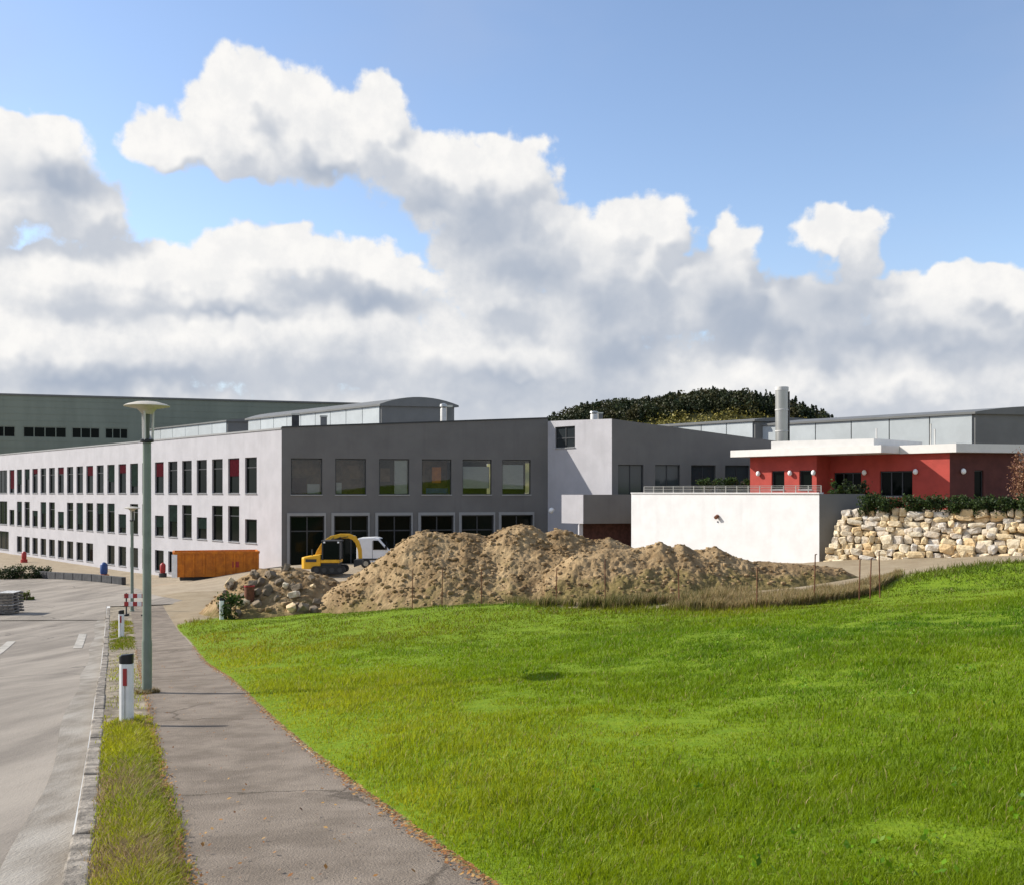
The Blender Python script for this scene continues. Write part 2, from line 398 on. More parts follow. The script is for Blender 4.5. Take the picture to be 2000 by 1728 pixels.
CP = np.array(CP, dtype=float)
_ker = lambda r2: np.sqrt(r2+16.0)
_A = _ker((CP[:,None,0]-CP[None,:,0])**2+(CP[:,None,1]-CP[None,:,1])**2)+np.eye(len(CP))*-.35
_w = np.linalg.solve(_A, CP[:,2]-5.0)
def Hd(x, z):
    """depth of the ground below the camera"""
    x = np.asarray(x, float); z = np.asarray(z, float); s = np.zeros(np.broadcast(x, z).shape)+5.0
    for (cx_, cz_, _), w in zip(CP, _w): s = s+w*_ker((x-cx_)**2+(z-cz_)**2)
    far = sstep(np.hypot(x, z-40), 120, 260)
    return s*(1-far)+7.0*far
def gz(x, z): return CZ-Hd(x, z)
def G(x, z): return float(gz(x, z))
def pxX(px, z): return (px-1000)/F*z
def pyZ(py, z): return CZ+(961-py)/F*z
def hit(px, py):
    """where the line of sight through a point of the photograph meets the terrain"""
    z = np.linspace(3, 110, 2200); x = pxX(px, z); d = (py-961)/F*z-Hd(x, z)
    i = np.argmax(d > 0) if (d > 0).any() else len(z)-1
    return float(x[i]), float(z[i])

# far edge of the meadow
_edge = [(-400,1250),(250,1250),(330,1222),(370,1216),(480,1200),(600,1187),(750,1180),(900,1180),(1050,1186),(1200,1190),(1350,1191),(1500,1185),(1600,1177),(1690,1160),(1750,1130),(1820,1118),(1900,1107),(2000,1097),(2200,1085),(2600,1070)]
_ez = np.array([(p, hit(p, q)[1]) for p, q in _edge])
def field_edge(x, z): return np.interp(1000+F*x/np.maximum(z, .5), _ez[:,0], _ez[:,1])
def in_field(x, z): return field_edge(x, z)-z      # metres inside the meadow

rowz = np.concatenate([np.arange(-15, 3, 1.0), np.arange(3, 30, .35), np.arange(30, 62.01, .8)]); rowz[-1] = 62.0
def strip(name, offs, mat, dz=None, attr=None):
    """offs(z) -> list of x positions per row"""
    xs = np.stack([offs(z) for z in rowz]); Zr = np.repeat(rowz[:,None], xs.shape[1], 1)
    H = gz(xs, Zr)
    if dz is not None: H = H+dz(xs, Zr)
    return tag(gridobj(name, xs, Zr, H, mat, attr=(attr(xs, Zr) if attr else None), flip=False), kind='structure')
# meadow sheet from the path to the right
fo = np.concatenate([[0,.15,.3,.5,.75], np.arange(1, 40, .7), np.arange(40, 140, 6)])
def fdz(x, z):
    s = sstep(x-XR(z), 0, 1.2)
    return (fbm(x*.35, z*.35, 4)*.28+fbm(x*1.7, z*1.7, 2)*.08)*s + .03*s
strip('meadow_ground', lambda z: XR(z)+fo, 'field_ground', fdz, lambda x, z: {'grass': np.clip(.5+in_field(x, z)*.35, 0, 1)*np.where(x-XR(z) < .12, .25, 1)})
po = np.linspace(0, 1, 9)
strip('footpath', lambda z: XL(z)+(XR(z)-XL(z))*po, 'asphalt_path', lambda x, z: fbm(x*.8, z*.5, 3)*.02)
ro = np.linspace(0, 1, 15)
strip('road', lambda z: XRL(z)+(XK(z)-.02-XRL(z))*ro, 'asphalt_road', lambda x, z: -.115+fbm(x*.3, z*.2, 3)*.03)
gu = np.linspace(0, 1, 5)
strip('gutter', lambda z: XK(z)-.42+.40*gu+.05*math.sin(z*.7)*(1-gu), 'gutter', lambda x, z: -.107+fbm(x*.3, z*.2, 3)*.03)
vo = np.linspace(0, 1, 8)
strip('grass_verge', lambda z: XK(z)+.17+(XL(z)-XK(z)-.17)*vo, 'verge_soil', lambda x, z: fbm(x*1.5, z*1.5, 3)*.10*np.sin(np.pi*np.clip((x-XK(z)-.17)/(XL(z)-XK(z)-.17), 0, 1)))
# everything else: left of the road, and beyond to the horizon
lo_ = -np.concatenate([np.array([1500,900,500,300,200,140,100,75,60]), np.arange(50, 0, -2.0), [0]])
def site_attr(x, z): return {'grass': np.clip(.15+sstep(-x-.39*z, 7, 14)*.9*sstep(-z, -62, -40), 0, 1)}
strip('ground', lambda z: XRL(z)+lo_, 'site_ground', lambda x, z: fbm(x*.4, z*.4, 3)*.1, site_attr)
rz2 = np.concatenate([np.arange(62, 130, 1.6), [135,145,160,180,210,260,330,420,600,900,1500,3000]])
xs2 = np.concatenate([[-3000,-1500,-800,-400,-200,-140,-110], np.arange(-95, 60, 1.6), [70,85,110,140,200,400,800,1500,3000]])
X2, Z2 = np.meshgrid(xs2, rz2); H2 = gz(X2, Z2)
H2[1:] += (fbm(X2*.4, Z2*.4, 3)*.08)[1:]*(np.abs(X2[1:]) < 100)
far_ground = gridobj('ground', X2, Z2, H2, 'site_ground', attr={'grass': np.clip(.1+sstep(np.hypot(X2, Z2-60), 90, 200), 0, 1)}); tag(far_ground, kind='structure')
# paved yard between the road and the long building
yz = np.arange(46, 84.1, 1.0); yo = np.linspace(0, 1, 40)
def yard_r(z): return np.interp(z, [46, 52, 60, 70, 84], [XL(46)+2.2, -15.3, -20.5, -26.0, -33])
YX = np.stack([-70+(yard_r(z)+70)*yo for z in yz]); YZ = np.repeat(yz[:,None], len(yo), 1)
YX = np.stack([(XRL(z)-2.5*(z-46)) + ((XK(z)-.03 if z < 53.5 else yard_r(z))-(XRL(z)-2.5*(z-46)))*yo for z in yz])
tag(gridobj('yard_paving', YX, YZ, gz(YX, YZ)-.085+.125*sstep(YZ, 46, 54), 'asphalt_road'), kind='structure')

# kerb stones along the road: each its own piece
kerb = thing('kerb', (XK(6), 6, G(XK(6), 6)), 'pale worn concrete kerb stones edging the road beside the verge', 'kerb')
random.seed(3)
z = 3.0; km = None
while z < 52:
    L = 1.0*.93; z1 = z+L; j = random.uniform(-.012, .012); dzv = random.uniform(-.02, .012)
    if not (22 < z < 24.5 and False):
        m = MB(); P = []
        for zz in (z, z1-.015):
            P.append((XK(zz)+j, zz)); P.append((XK(zz)+.165+j, zz))
        a, b, c, d = P[0], P[1], P[3], P[2]
        lo = lambda p: (p[0], p[1], G(*p)-.30); hi = lambda p: (p[0], p[1], G(*p)+.012+dzv)
        m.hexa([lo(a), lo(b), lo(c), lo(d)], [hi(a), hi(b), hi(c), hi(d)]); m.build('kerb_stone', 'concrete', kerb, bevel=.018)
    z = z1
# painted dashes
def dash(za, zb, off, w, label):
    m = MB(); n = 6; vs_ = []; fs = []
    for i in range(n+1):
        zz = za+(zb-za)*i/n; x = XK(zz)-off
        for dx in (-w/2, w/2): vs_.append((x+dx, zz, G(x+dx, zz)-.115+float(fbm(np.float64((x+dx)*.3), np.float64(zz*.2), 3))*.03+.012))
    for i in range(n): fs.append((2*i, 2*i+1, 2*i+3, 2*i+2))
    m.add(vs_, fs); tag(m.build('road_marking', 'road_paint'), label, 'road marking', 'worn dashes on the road')
dash(33.5, 39.5, .85, .30, 'worn pale dash painted on the road nearest the kerb')
dash(31.5, 36.5, 3.3, .30, 'worn pale dash painted on the road at the left edge of the photo')

# ------------------------------------------------------------------ building helpers
D1 = Vector((-.6727, .7399, 0)).normalized()      # long sunlit walls run back to the left
N1 = Vector((-D1.y, D1.x, 0))                     # and face left, to the sun
A2 = R(13); D2 = Vector((math.cos(A2), math.sin(A2), 0)); N2 = Vector((D2.y, -D2.x, 0))   # shaded fronts
def at(px, z, h=0): return Vector((pxX(px, z), z, h))
def along(P, d, px):
    """distance from P along d to the sight plane of column px"""
    k = (px-1000)/F; return (k*P.y-P.x)/(d.x-k*d.y)
def UP(h): return Vector((0, 0, CZ+h))            # h = height relative to the camera
def wall(root, name, P, d, n, L, hb, ht, ops, mat, rev=.22, thick=.3):
    """wall along d from P with real openings (s0,s1,h0,h1); hb, ht: bottom / (top at start, top at end), relative to the camera"""
    S = sorted(set([0, L]+[o[0] for o in ops]+[o[1] for o in ops])); ht = ht if isinstance(ht, tuple) else (ht, ht)
    hb = hb if isinstance(hb, tuple) else (hb, hb); top = min(ht)-.02; bot = max(hb)+.02
    Hs = sorted(set([bot, top]+[o[2] for o in ops if o[2] > bot]+[o[3] for o in ops]))
    m = MB(); pt = lambda s, h, q=0: Vector((P.x, P.y, 0))+d*s-n*q+UP(h)
    flip = d.cross(Vector((0, 0, 1))).dot(n) < 0
    def quad(a, b, c, e): m.add([a, b, c, e], [(3,2,1,0) if flip else (0,1,2,3)])
    for i in range(len(S)-1):
        s0, s1 = S[i], S[i+1]; f = lambda s, pr: pr[0]+(pr[1]-pr[0])*s/L
        quad(pt(s0, f(s0, hb)), pt(s1, f(s1, hb)), pt(s1, bot), pt(s0, bot))
        quad(pt(s0, top), pt(s1, top), pt(s1, f(s1, ht)), pt(s0, f(s0, ht)))
        for j in range(len(Hs)-1):
            h0, h1 = Hs[j], Hs[j+1]; c = ((s0+s1)/2, (h0+h1)/2)
            if any(o[0] < c[0] < o[1] and o[2] < c[1] < o[3] for o in ops): continue
            quad(pt(s0, h0), pt(s1, h0), pt(s1, h1), pt(s0, h1))
    for s0, s1, h0, h1 in ops:
        for a, b in (((s0,h0),(s1,h0)), ((s1,h0),(s1,h1)), ((s1,h1),(s0,h1)), ((s0,h1),(s0,h0))):
            quad(pt(*a), pt(*a, rev), pt(*b, rev), pt(*b))
    # back skin and top so that the wall has thickness
    quad(pt(0, ht[0]), pt(L, ht[1]), pt(L, ht[1], thick), pt(0, ht[0], thick))
    return m.build(name, mat, root)
WM = {}
def window(root, P, d, n, s0, s1, h0, h1, rev=.16, glass='glass_dark', frame='dark_trim', bars=0, cross=None, fw=.07, name='window', sill=True):
    """frame with a pane (and sill) set into an opening"""
    w = s1-s0; h = h1-h0; key = (round(w, 2), round(h, 2), rev, bars, cross, fw, frame); sg = 1 if Vector((-d.y, d.x, 0)).dot(n) > 0 else -1
    if (key, sg, glass) not in WM:
        f = MB(); y = -sg*rev
        def bar(x0, x1, z0, z1, t_=.08): f.box(((x0+x1)/2, y, (z0+z1)/2), (x1-x0, t_, z1-z0))
        bar(0, fw, 0, h); bar(w-fw, w, 0, h); bar(fw, w-fw, 0, fw); bar(fw, w-fw, h-fw, h)
        for b in range(bars): x = w*(b+1)/(bars+1); bar(x-fw/2, x+fw/2, fw, h-fw)
        if cross: bar(fw, w-fw, h*cross-fw/2, h*cross+fw/2, .075)
        p = MB().box((w/2, y-sg*.02, h/2), (w-fw*1.2, .02, h-fw*1.2))
        si = MB().box((w/2, sg*.03, -.02), (w+.06, .12, .035))
        WM[(key, sg, glass)] = (f.mesh('frame', frame), p.mesh('pane', glass), si.mesh('sill', 'sill_metal'))
    fm, pm, sm = WM[(key, sg, glass)]; ang = math.atan2(d.y, d.x)
    o = bpy.data.objects.new(name, fm); put(o, root); o.location = Vector((P.x, P.y, 0))+d*s0+UP(h0)-org(root); o.rotation_euler = (0, 0, ang)
    q = bpy.data.objects.new('pane', pm); put(q, o)
    if sill: q2 = bpy.data.objects.new('sill', sm); put(q2, o)
    return o
def local_part(win, name, bx, size, mat):
    m = MB().box(bx, size).mesh(name, mat); o = bpy.data.objects.new(name, m); put(o, win); return o

# ------------------------------------------------------------------ the long office building
A = at(550, 75.0)
ob = thing('office_building', (A.x, A.y, CZ-5.4), 'long three-storey office building, pale sunlit side with window rows and front with its shade put into dark grey', 'building')
s0c = along(A, D1, 490); PIT = 2.80; WW = 1.86; LW = 74.0
ops = []; wins = []
for i in range(0, 22):
    c = s0c+PIT*i
    wins.append((i, 0, c-WW/2, c+WW/2, -.08, 2.68))
    wins.append((i, 1, c-WW/2, c+WW/2, -3.87, -2.05 if (i % 3 == 0 and i != 12) else -1.06))
    if i >= 4 and i not in (11, 21): wins.append((i, 2, c-WW/2, c+WW/2, -6.98, -5.12))
far = s0c+PIT*21+WW/2+.9
wins.append((22, 3, far, far+4.6, -.08, 2.68)); wins.append((22, 4, far, far+4.6, -3.87, -1.06)); wins.append((22, 5, far-.6, far+4.6, -6.9, -4.7))
ops = [w[2:] for w in wins]
wall(ob, 'side_wall', A, D1, N1, LW, (-7.2, -8.2), (4.62, 4.55), ops, 'white_plaster')
redb = {1: .5, 6: .45, 9: .3, 12: .35, 15: .25, 21: .8, 18: .2}
random.seed(5)
for (i, row, a, b, h0, h1) in wins:
    w = window(ob, A, D1, N1, a, b, h0, h1, .17, 'glass_dark', bars=2 if row >= 3 else 0, cross=.72 if (row < 2 and h1-h0 > 2) else None, fw=.075)
    if row == 0 and i in redb:
        hh = (h1-h0)*redb[i]; local_part(w, 'blind', (WW/2, -.11, (h1-h0)-hh/2-.05), (WW-.16, .02, hh-.05), 'blind_red')
    elif row in (0, 1) and random.random() < .5:
        hh = (h1-h0)*random.uniform(.25, .8); local_part(w, 'blind', (WW/2, -.11, (h1-h0)-hh/2-.05), (WW-.16, .02, hh-.05), 'blind_green')
# dark plinth line and parapet cap of the pale side
MB().hexa([A+D1*0+N1*.06+UP(4.60), A+D1*LW+N1*.06+UP(4.53), A+D1*LW-N1*.45+UP(4.53), A-N1*.45+UP(4.60)],
          [A+N1*.06+UP(4.72), A+D1*LW+N1*.06+UP(4.66), A+D1*LW-N1*.45+UP(4.66), A-N1*.45+UP(4.72)]).build('parapet_cap', 'grey_trim', ob)
# front, its plaster darkened to grey for the shade
LG = along(A, D2, 1070)
gc = [599, 685, 770, 853, 932, 1009]; gs = [along(A, D2, p) for p in gc]; gops = []
for s in gs:
    gops.append((s-1.13, s+1.13, -.17, 2.50)); gops.append((s-1.22, s+1.28, -5.5, -1.72))
wall(ob, 'front_wall', A, D2, N2, LG, -5.6, (4.72, 5.72), gops, 'shaded_plaster', rev=.3)
for q, s in enumerate(gs):
    w = window(ob, A, D2, N2, s-1.13, s+1.13, -.17, 2.50, .24, 'glass_clear', bars=0, fw=.06)
    bx = lambda x0, x1, y, z0, z1, nm, mt: local_part(w, nm, ((x0+x1)/2, y, (z0+z1)/2), (x1-x0, .04, z1-z0), mt)
    bx(.05, 2.2, 1.6, .05, 2.6, 'room_back', 'brown_room' if q in (0, 1, 3) else 'dark_room')
    if q == 0: bx(1.2, 2.1, .8, .1, .8, 'cabinet', 'blind_white'); bx(.1, 1.15, .9, .1, 1.25, 'cabinet', 'brick_dark')
    if q == 1: bx(.5, 1.9, 1.1, 1.2, 2.2, 'shelf', 'brown_room'); bx(.1, .5, .7, .1, .9, 'cabinet', 'blind_white')
    if q == 2: bx(1.18, 2.14, .36, .08, 2.58, 'blind', 'blind_white'); bx(.2, .9, 1.0, 1.0, 2.0, 'shelf', 'brown_room')
    if q == 3: bx(.9, 1.6, .9, .9, 2.1, 'shelf', 'orange_paint'); bx(.4, 2.1, .6, .1, .5, 'desk', 'blue_paint')
    if q == 4: bx(.1, 2.16, .40, .50, 2.15, 'blind', 'blind_white')
    if q == 5: bx(.1, 1.75, .40, .45, 2.30, 'blind', 'blind_white')
    # tall door opening below with a paler surround
    f = MB(); Pd = A+D2*(s-1.22); fr = lambda a, b, h0, h1, y0, y1: f.hexa([A+D2*a+N2*y1+UP(h0), A+D2*b+N2*y1+UP(h0), A+D2*b-N2*y0+UP(h0), A+D2*a-N2*y0+UP(h0)], [A+D2*a+N2*y1+UP(h1), A+D2*b+N2*y1+UP(h1), A+D2*b-N2*y0+UP(h1), A+D2*a-N2*y0+UP(h1)])
    fr(s-1.42, s-1.22, -5.5, -1.5, .05, .08); fr(s+1.28, s+1.4, -5.5, -1.5, .05, .08); fr(s-1.22, s+1.28, -1.72, -1.5, .05, .08)
    f.build('door_surround', 'grey_trim', ob)
    dw = window(ob, A, D2, N2, s-1.22, s+1.28, -5.5, -1.72, .25, 'glass_dark', bars=1, cross=.7, fw=.09, name='glazed_door', sill=False)
# front parapet cap
MB().hexa([A+N2*.05+UP(4.70), A+D2*LG+N2*.05+UP(5.70), A+D2*LG-N2*.4+UP(5.70), A-N2*.4+UP(4.70)], [A+N2*.05+UP(4.80), A+D2*LG+N2*.05+UP(5.80), A+D2*LG-N2*.4+UP(5.80), A-N2*.4+UP(4.80)]).build('parapet_cap', 'dark_trim', ob)
# side wall of the projecting wing, lit, and the wing's own front
B = A+D2*LG; TB = along(B, -D1, 1195); C = B-D1*TB
LS = TB
wall(ob, 'side_wall', C, D1, N1, TB, -5.6, (5.33, 5.50), [(TB*.56, TB*.88, 3.4, 5.0)], 'white_plaster')
window(ob, C, D1, N1, TB*.56, TB*.88, 3.4, 5.0, .15, 'glass_grey', bars=1, cross=.45, fw=.08)
LR = along(C, D2, 1700); rc = [1232, 1304, 1374, 1440, 1503]
rops = []
for p in rc: s = along(C, D2, p); rops.append((s-.98, s+.98, -.6, 2.02))
f_top = lambda s: 5.33+(3.9-5.33)*s/along(C, D2, 1510)
wall(ob, 'front_wall', C, D2, N2, LR, -5.6, (5.33, f_top(LR)), rops, 'shaded_plaster', rev=.3)
for (a, b, h0, h1) in rops: window(ob, C, D2, N2, a, b, h0, h1, .24, 'glass_grey', bars=1, fw=.06)
# low box in front of the wing, open below, shade in its grey
K = at(1140, 72.2); TK = along(K, D1, 1098); LK = along(K, D2, 1262)
bxp = [K, K+D2*LK, K+D2*LK+D1*TK, K+D1*TK]
MB().prism([(p.x, p.y) for p in bxp], CZ-2.2, CZ-.15).build('porch_block', 'shaded_plaster', ob)
q = [K-N1*-.03+N1*.02, K+D1*TK+N1*.02]
MB().hexa([K+N1*.06+UP(-2.2), K+N1*.004+UP(-2.2), K+D1*TK+N1*.004+UP(-2.2), K+D1*TK+N1*.06+UP(-2.2)], [K+N1*.06+UP(-.16), K+N1*.004+UP(-.16), K+D1*TK+N1*.004+UP(-.16), K+D1*TK+N1*.06+UP(-.16)]).build('porch_cheek', 'white_plaster', ob)
MB().hexa([K+D2*.8+D1*1.2+UP(-5.6), K+D2*LK+D1*1.2+UP(-5.6), K+D2*LK+D1*1.5+UP(-5.6), K+D2*.8+D1*1.5+UP(-5.6)], [K+D2*.8+D1*1.2+UP(-2.21), K+D2*LK+D1*1.2+UP(-2.21), K+D2*LK+D1*1.5+UP(-2.21), K+D2*.8+D1*1.5+UP(-2.21)]).build('porch_back', 'brick_dark', ob)
MB().box((K.x-.2, K.y+.4, CZ-3.9), (.28, .28, 3.39), A2).build('porch_post', 'white_plaster', ob)
MB().ball((pxX(1077, 77), 77, CZ-1.35), .22, 10).build('wall_lamp', 'globe', ob, True)
# flat roof inside the parapets
far_pt = A+D1*LW
rp = [A-N1*.3-N2*.3, B-N2*.3, C-N2*.3+D1*.3+D2*.3, C+D2*LR, C+D2*LR+D1*30, far_pt-N1*16, far_pt-N1*.3]
MB().prism([(p.x, p.y) for p in rp], CZ+3.0, CZ+3.4).build('roof', 'roof_gravel', ob)
# roof details seen above the parapets
def rooftop(name, px, z, py0, py1, w, mat, label, cat):
    t = thing(name, (pxX(px, z), z, pyZ(py1, z)), label, cat); h = pyZ(py0, z)-pyZ(py1, z); b = ORIG[t]
    if 'white' in mat:
        MB().lathe(b, [(w*.5, 0), (w*.5, h*.75), (w*.42, h*.8)], 12).build('pipe', mat, t, True)
        MB().lathe(b+Vector((0,0,h*.82)), [(w*.3, 0), (w*.62, h*.04), (w*.55, h*.14), (w*.1, h*.18)], 12).build('cap', 'metal', t, True)
    else:
        MB().box((b.x, b.y, b.z+h*.45), (w, w, h*.9), A2).build('housing', mat, t, bevel=.03); MB().box((b.x, b.y, b.z+h*.95), (w*1.15, w*1.15, h*.1), A2).build('lid', 'metal', t)
    return t
rooftop('roof_vent', 577, 88, 808, 845, .62, 'dark_concrete', 'dark boxy roof vent above the corner of the pale office side', 'vent')
rooftop('roof_vent', 632, 88, 812, 845, .55, 'hall_grey', 'small grey roof vent standing before the light roof panels', 'vent')
rooftop('roof_vent', 866, 84, 788, 835, .50, 'white_metal', 'white rounded vent pipe at the right end of the arched hall roof', 'vent')
rooftop('roof_vent', 877, 84.5, 792, 835, .45, 'hall_grey', 'grey vent beside the white vent pipe on the roof', 'vent')
rooftop('roof_vent', 1160, 79, 803, 830, .55, 'white_metal', 'short white flue on the pale side wall of the wing', 'flue')
rooftop('roof_vent', 1172, 79.5, 806, 830, .35, 'hall_grey', 'small grey flue beside the short white flue', 'flue')

# ------------------------------------------------------------------ halls behind
def hall(name, px_c, z_c, top, LD, LE, label, n_pan, arch=0, px_end=None, side_mat='light_panel', first=0.0, seed=1, panel_h=2.6):
    P = at(px_c, z_c); t = thing(name, (P.x, P.y, CZ-6.5), label, 'hall')
    wall(t, 'side_wall', P, D1, N1, LD, -6.5, top, [], 'hall_grey')
    wall(t, 'end_wall', P, D2, N2, LE, -6.5, top, [], 'hall_grey')
    random.seed(seed); w = (LD-.4)/n_pan
    pm = {}
    for i in range(n_pan):
        a = .2+w*i; g = .05
        o = MB().hexa([P+D1*(a+g)+N1*.10+UP(top-panel_h), P+D1*(a+g)+N1*.02+UP(top-panel_h), P+D1*(a+w-g)+N1*.02+UP(top-panel_h), P+D1*(a+w-g)+N1*.10+UP(top-panel_h)],
                  [P+D1*(a+g)+N1*.10+UP(top-.18), P+D1*(a+g)+N1*.02+UP(top-.18), P+D1*(a+w-g)+N1*.02+UP(top-.18), P+D1*(a+w-g)+N1*.10+UP(top-.18)]).build('panel', 'light_panel', t)
    # roof: low arch across the width
    m = MB(); n = 12; vs_ = []; fs = []
    for e in (-.25, LD+.2):
        for i in range(n+1):
            u = i/n; s = -.3+(LE+.6)*u; h = top+.02+arch*(1-(2*u-1)**2)
            vs_.append(P+D1*e+D2*s+UP(h)); 
        for i in range(n+1):
            u = i/n; s = -.3+(LE+.6)*u; vs_.append(P+D1*e+D2*s+UP(top-.16))
    k = 2*(n+1)
    for i in range(n):
        fs += [(i, i+1, k+i+1, k+i), (n+1+i+1, n+1+i, k+n+1+i, k+n+1+i+1), (i+1, i, n+1+i, n+2+i), (k+i, k+i+1, k+n+2+i, k+n+1+i)]
    fs += [(0, k, k+n+1, n+1), (n, n+n+1, k+2*n+1, k+n)]
    m.add(vs_, fs); m.build('roof', 'hall_grey', t)
    return t, P
hall('hall', 745, 100, 8.55, 27, 7.2, 'grey hall with arched roof and pale panels behind the office roof', 9, arch=.75, seed=2)
hall('hall', 445, 128, 8.95, 24, 9, 'low far hall with pale panels left of the arched hall', 6, arch=.3, seed=3)
hall('hall', 1905, 85, 6.62, 26, 14, 'grey hall with large pale panels behind the red house', 7, arch=.6, seed=4, panel_h=3.3)
hall('hall', 1475, 100, 7.05, 16, 6.2, 'small grey hall with pale panels left of the tall steel chimney', 5, arch=.25, seed=5)
# big green-grey hall on the left
P = at(-160, 140); DG = Vector((math.cos(R(20)), math.sin(R(20)), 0)); NG = Vector((DG.y, -DG.x, 0))
hg = thing('hall', (P.x, P.y, CZ-7), 'large grey green hall with window strips rising behind the office on the left', 'hall')
strips_px = [(-60,30),(45,130),(140,195),(205,250)]; gops = []
for a, b in strips_px: gops.append((along(P, DG, a), along(P, DG, b), (6.45*140/117), 7.75*140/117))
LGH = along(P, DG, 760)
wall(hg, 'front_wall', P, DG, NG, LGH, -7, (13.58, 13.82), gops, 'hall_green', rev=.15)
for a, b, h0, h1 in gops:
    n = max(3, int(round((b-a)/1.35))); window(hg, P, DG, NG, a, b, h0, h1, .1, 'glass_dark', 'hall_green', bars=n-1, fw=.12, name='window_strip', sill=False)
m = MB(); m.hexa([P+NG*.2+UP(13.53), P+DG*LGH+NG*.2+UP(13.76), P+DG*LGH-NG*40+UP(13.76), P-NG*40+UP(13.53)], [P+NG*.2+UP(13.76), P+DG*LGH+NG*.2+UP(14.0), P+DG*LGH-NG*40+UP(14.0), P-NG*40+UP(13.76)]); m.build('roof', 'hall_grey', hg)
for i in range(9):    # cladding seams on the wall
    h = 12.9-i*.95
    if 7.4 < h < 9.5: continue
    MB().hexa([P+NG*.03+UP(h), P+DG*LGH+NG*.03+UP(h), P+DG*LGH-NG*.02+UP(h), P-NG*.02+UP(h)], [P+NG*.03+UP(h+.05), P+DG*LGH+NG*.03+UP(h+.05), P+DG*LGH-NG*.02+UP(h+.05), P-NG*.02+UP(h+.05)]).build('cladding_rib', 'hall_green', hg)

ch = thing('chimney', (pxX(1527, 92), 92, CZ-5), 'tall brushed steel chimney between the two panelled halls', 'chimney'); b = ORIG[ch]
MB().lathe(b, [(.57, 0), (.57, 14.2), (.5, 14.25)], 20).build('shaft', 'metal', ch, True)
MB().lathe(b+Vector((0,0,14.1)), [(.6, 0), (.6, .3), (.5, .34), (.45, .1)], 20).build('collar', 'white_metal', ch, True)
for h in (8.6, 10.4, 12.3): MB().lathe(b+Vector((0,0,h)), [(.575, 0), (.60, .02), (.60, .1), (.575, .12)], 20).build('band', 'white_metal', ch, True)
MB().box((b.x+.62, b.y-.1, b.z+11), (.06, .3, 6)).build('ladder', 'hall_grey', ch)

# ------------------------------------------------------------------ terrace, boulder wall, red house
T = at(1600, 56.0); LT = along(T, D1, 1233); LT2 = along(T, D2, 1690)
tw = thing('retaining_wall', (T.x, T.y, CZ-4.3), 'bright white rendered terrace wall behind the earth heap', 'wall')
TE = T+D1*LT
m = MB(); poly = [T, T+D2*LT2, T+D2*LT2-N2*.35, T-N2*.35+Vector((-.0,0,0))-N1*.35, TE-N1*.35, TE]
m.prism([(p.x, p.y) for p in [TE, T, T-N1*.38, TE-N1*.38]][::-1][::-1], CZ-5.8, CZ-.07); m.build('wall_face', 'bright_plaster', tw)
m = MB(); m.prism([(p.x, p.y) for p in [T+N2*.003, T+D2*LT2+N2*.003, T+D2*LT2-N2*.35, T-N2*.35]], CZ-5.2, CZ-.08); m.build('return_wall', 'hall_grey', tw)  # white wall's shaded side, the shade put into a darker grey
m = MB(); m.prism([(p.x, p.y) for p in [TE+N1*.06, T+N1*.06+N2*.03, T-N1*.44, TE-N1*.44]], CZ-.065, CZ+.0); m.build('coping', 'bright_plaster', tw)
sp = T+D1*along(T, D1, 1402)+N1*.01
MB().tube(sp+UP(-1.40), sp+N1*.22+UP(-1.5), .11, .11, 10).build('drain_spout', 'rust', tw)
MB().tube(sp+N1*.015+UP(-1.75)-N1*.01, sp+N1*.02+UP(-1.75), .05, .05, 8).build('drain_hole', 'dark_trim', tw)
rl = thing('railing', (T.x, T.y, CZ), 'low pale metal railing along the top of the white terrace wall', 'railing')
La = along(T-N1*.2, D1, 1258); n = 16
for i in range(n+1):
    p = T-N1*.2+D1*(La*i/n); MB().box((p.x, p.y, CZ+.19), (.04, .04, .38), math.atan2(D1.y, D1.x)).build('post', 'metal', rl)
for h in (.10, .20, .30, .385): 
    a = T-N1*.2; bq = a+D1*La; MB().tube(a+UP(h), bq+UP(h), .014, .014, 6).build('rail', 'metal', rl)
# terrace ground
RD = Vector((math.cos(R(-32)), math.sin(R(-32)), 0)); RN = Vector((RD.y, -RD.x, 0))   # boulder wall line; RN faces left / camera
RN = Vector((-math.sin(R(32)), -math.cos(R(32)), 0))
R0 = at(1608, 55.2); RL = 15.0
up = lambda s: R0+RD*s-RN*1.05
te = [T+D2*.3-N2*.2+D1*.3, T+D2*LT2-N2*.2, up(1.6), up(RL), up(RL)+Vector((30,2,0)), Vector((75,95,0)), C+D2*LR-N2*.5, C+D2*1-D1*.0+Vector((1.5,-1.2,0)), TE-N1*.3]
MB().prism([(p.x, p.y) for p in te], CZ-3.5, CZ-1.02).build('terrace_ground', 'soil')
tag(bpy.data.objects['terrace_ground'], kind='structure')
pv = [T-N1*.3+D1*.2, at(1625, 66), at(1480, 73), TE-N1*.3]
tag(MB().prism([(p.x, p.y) for p in pv], CZ-1.0, CZ-.42).build('terrace_paving', 'concrete'), kind='structure')

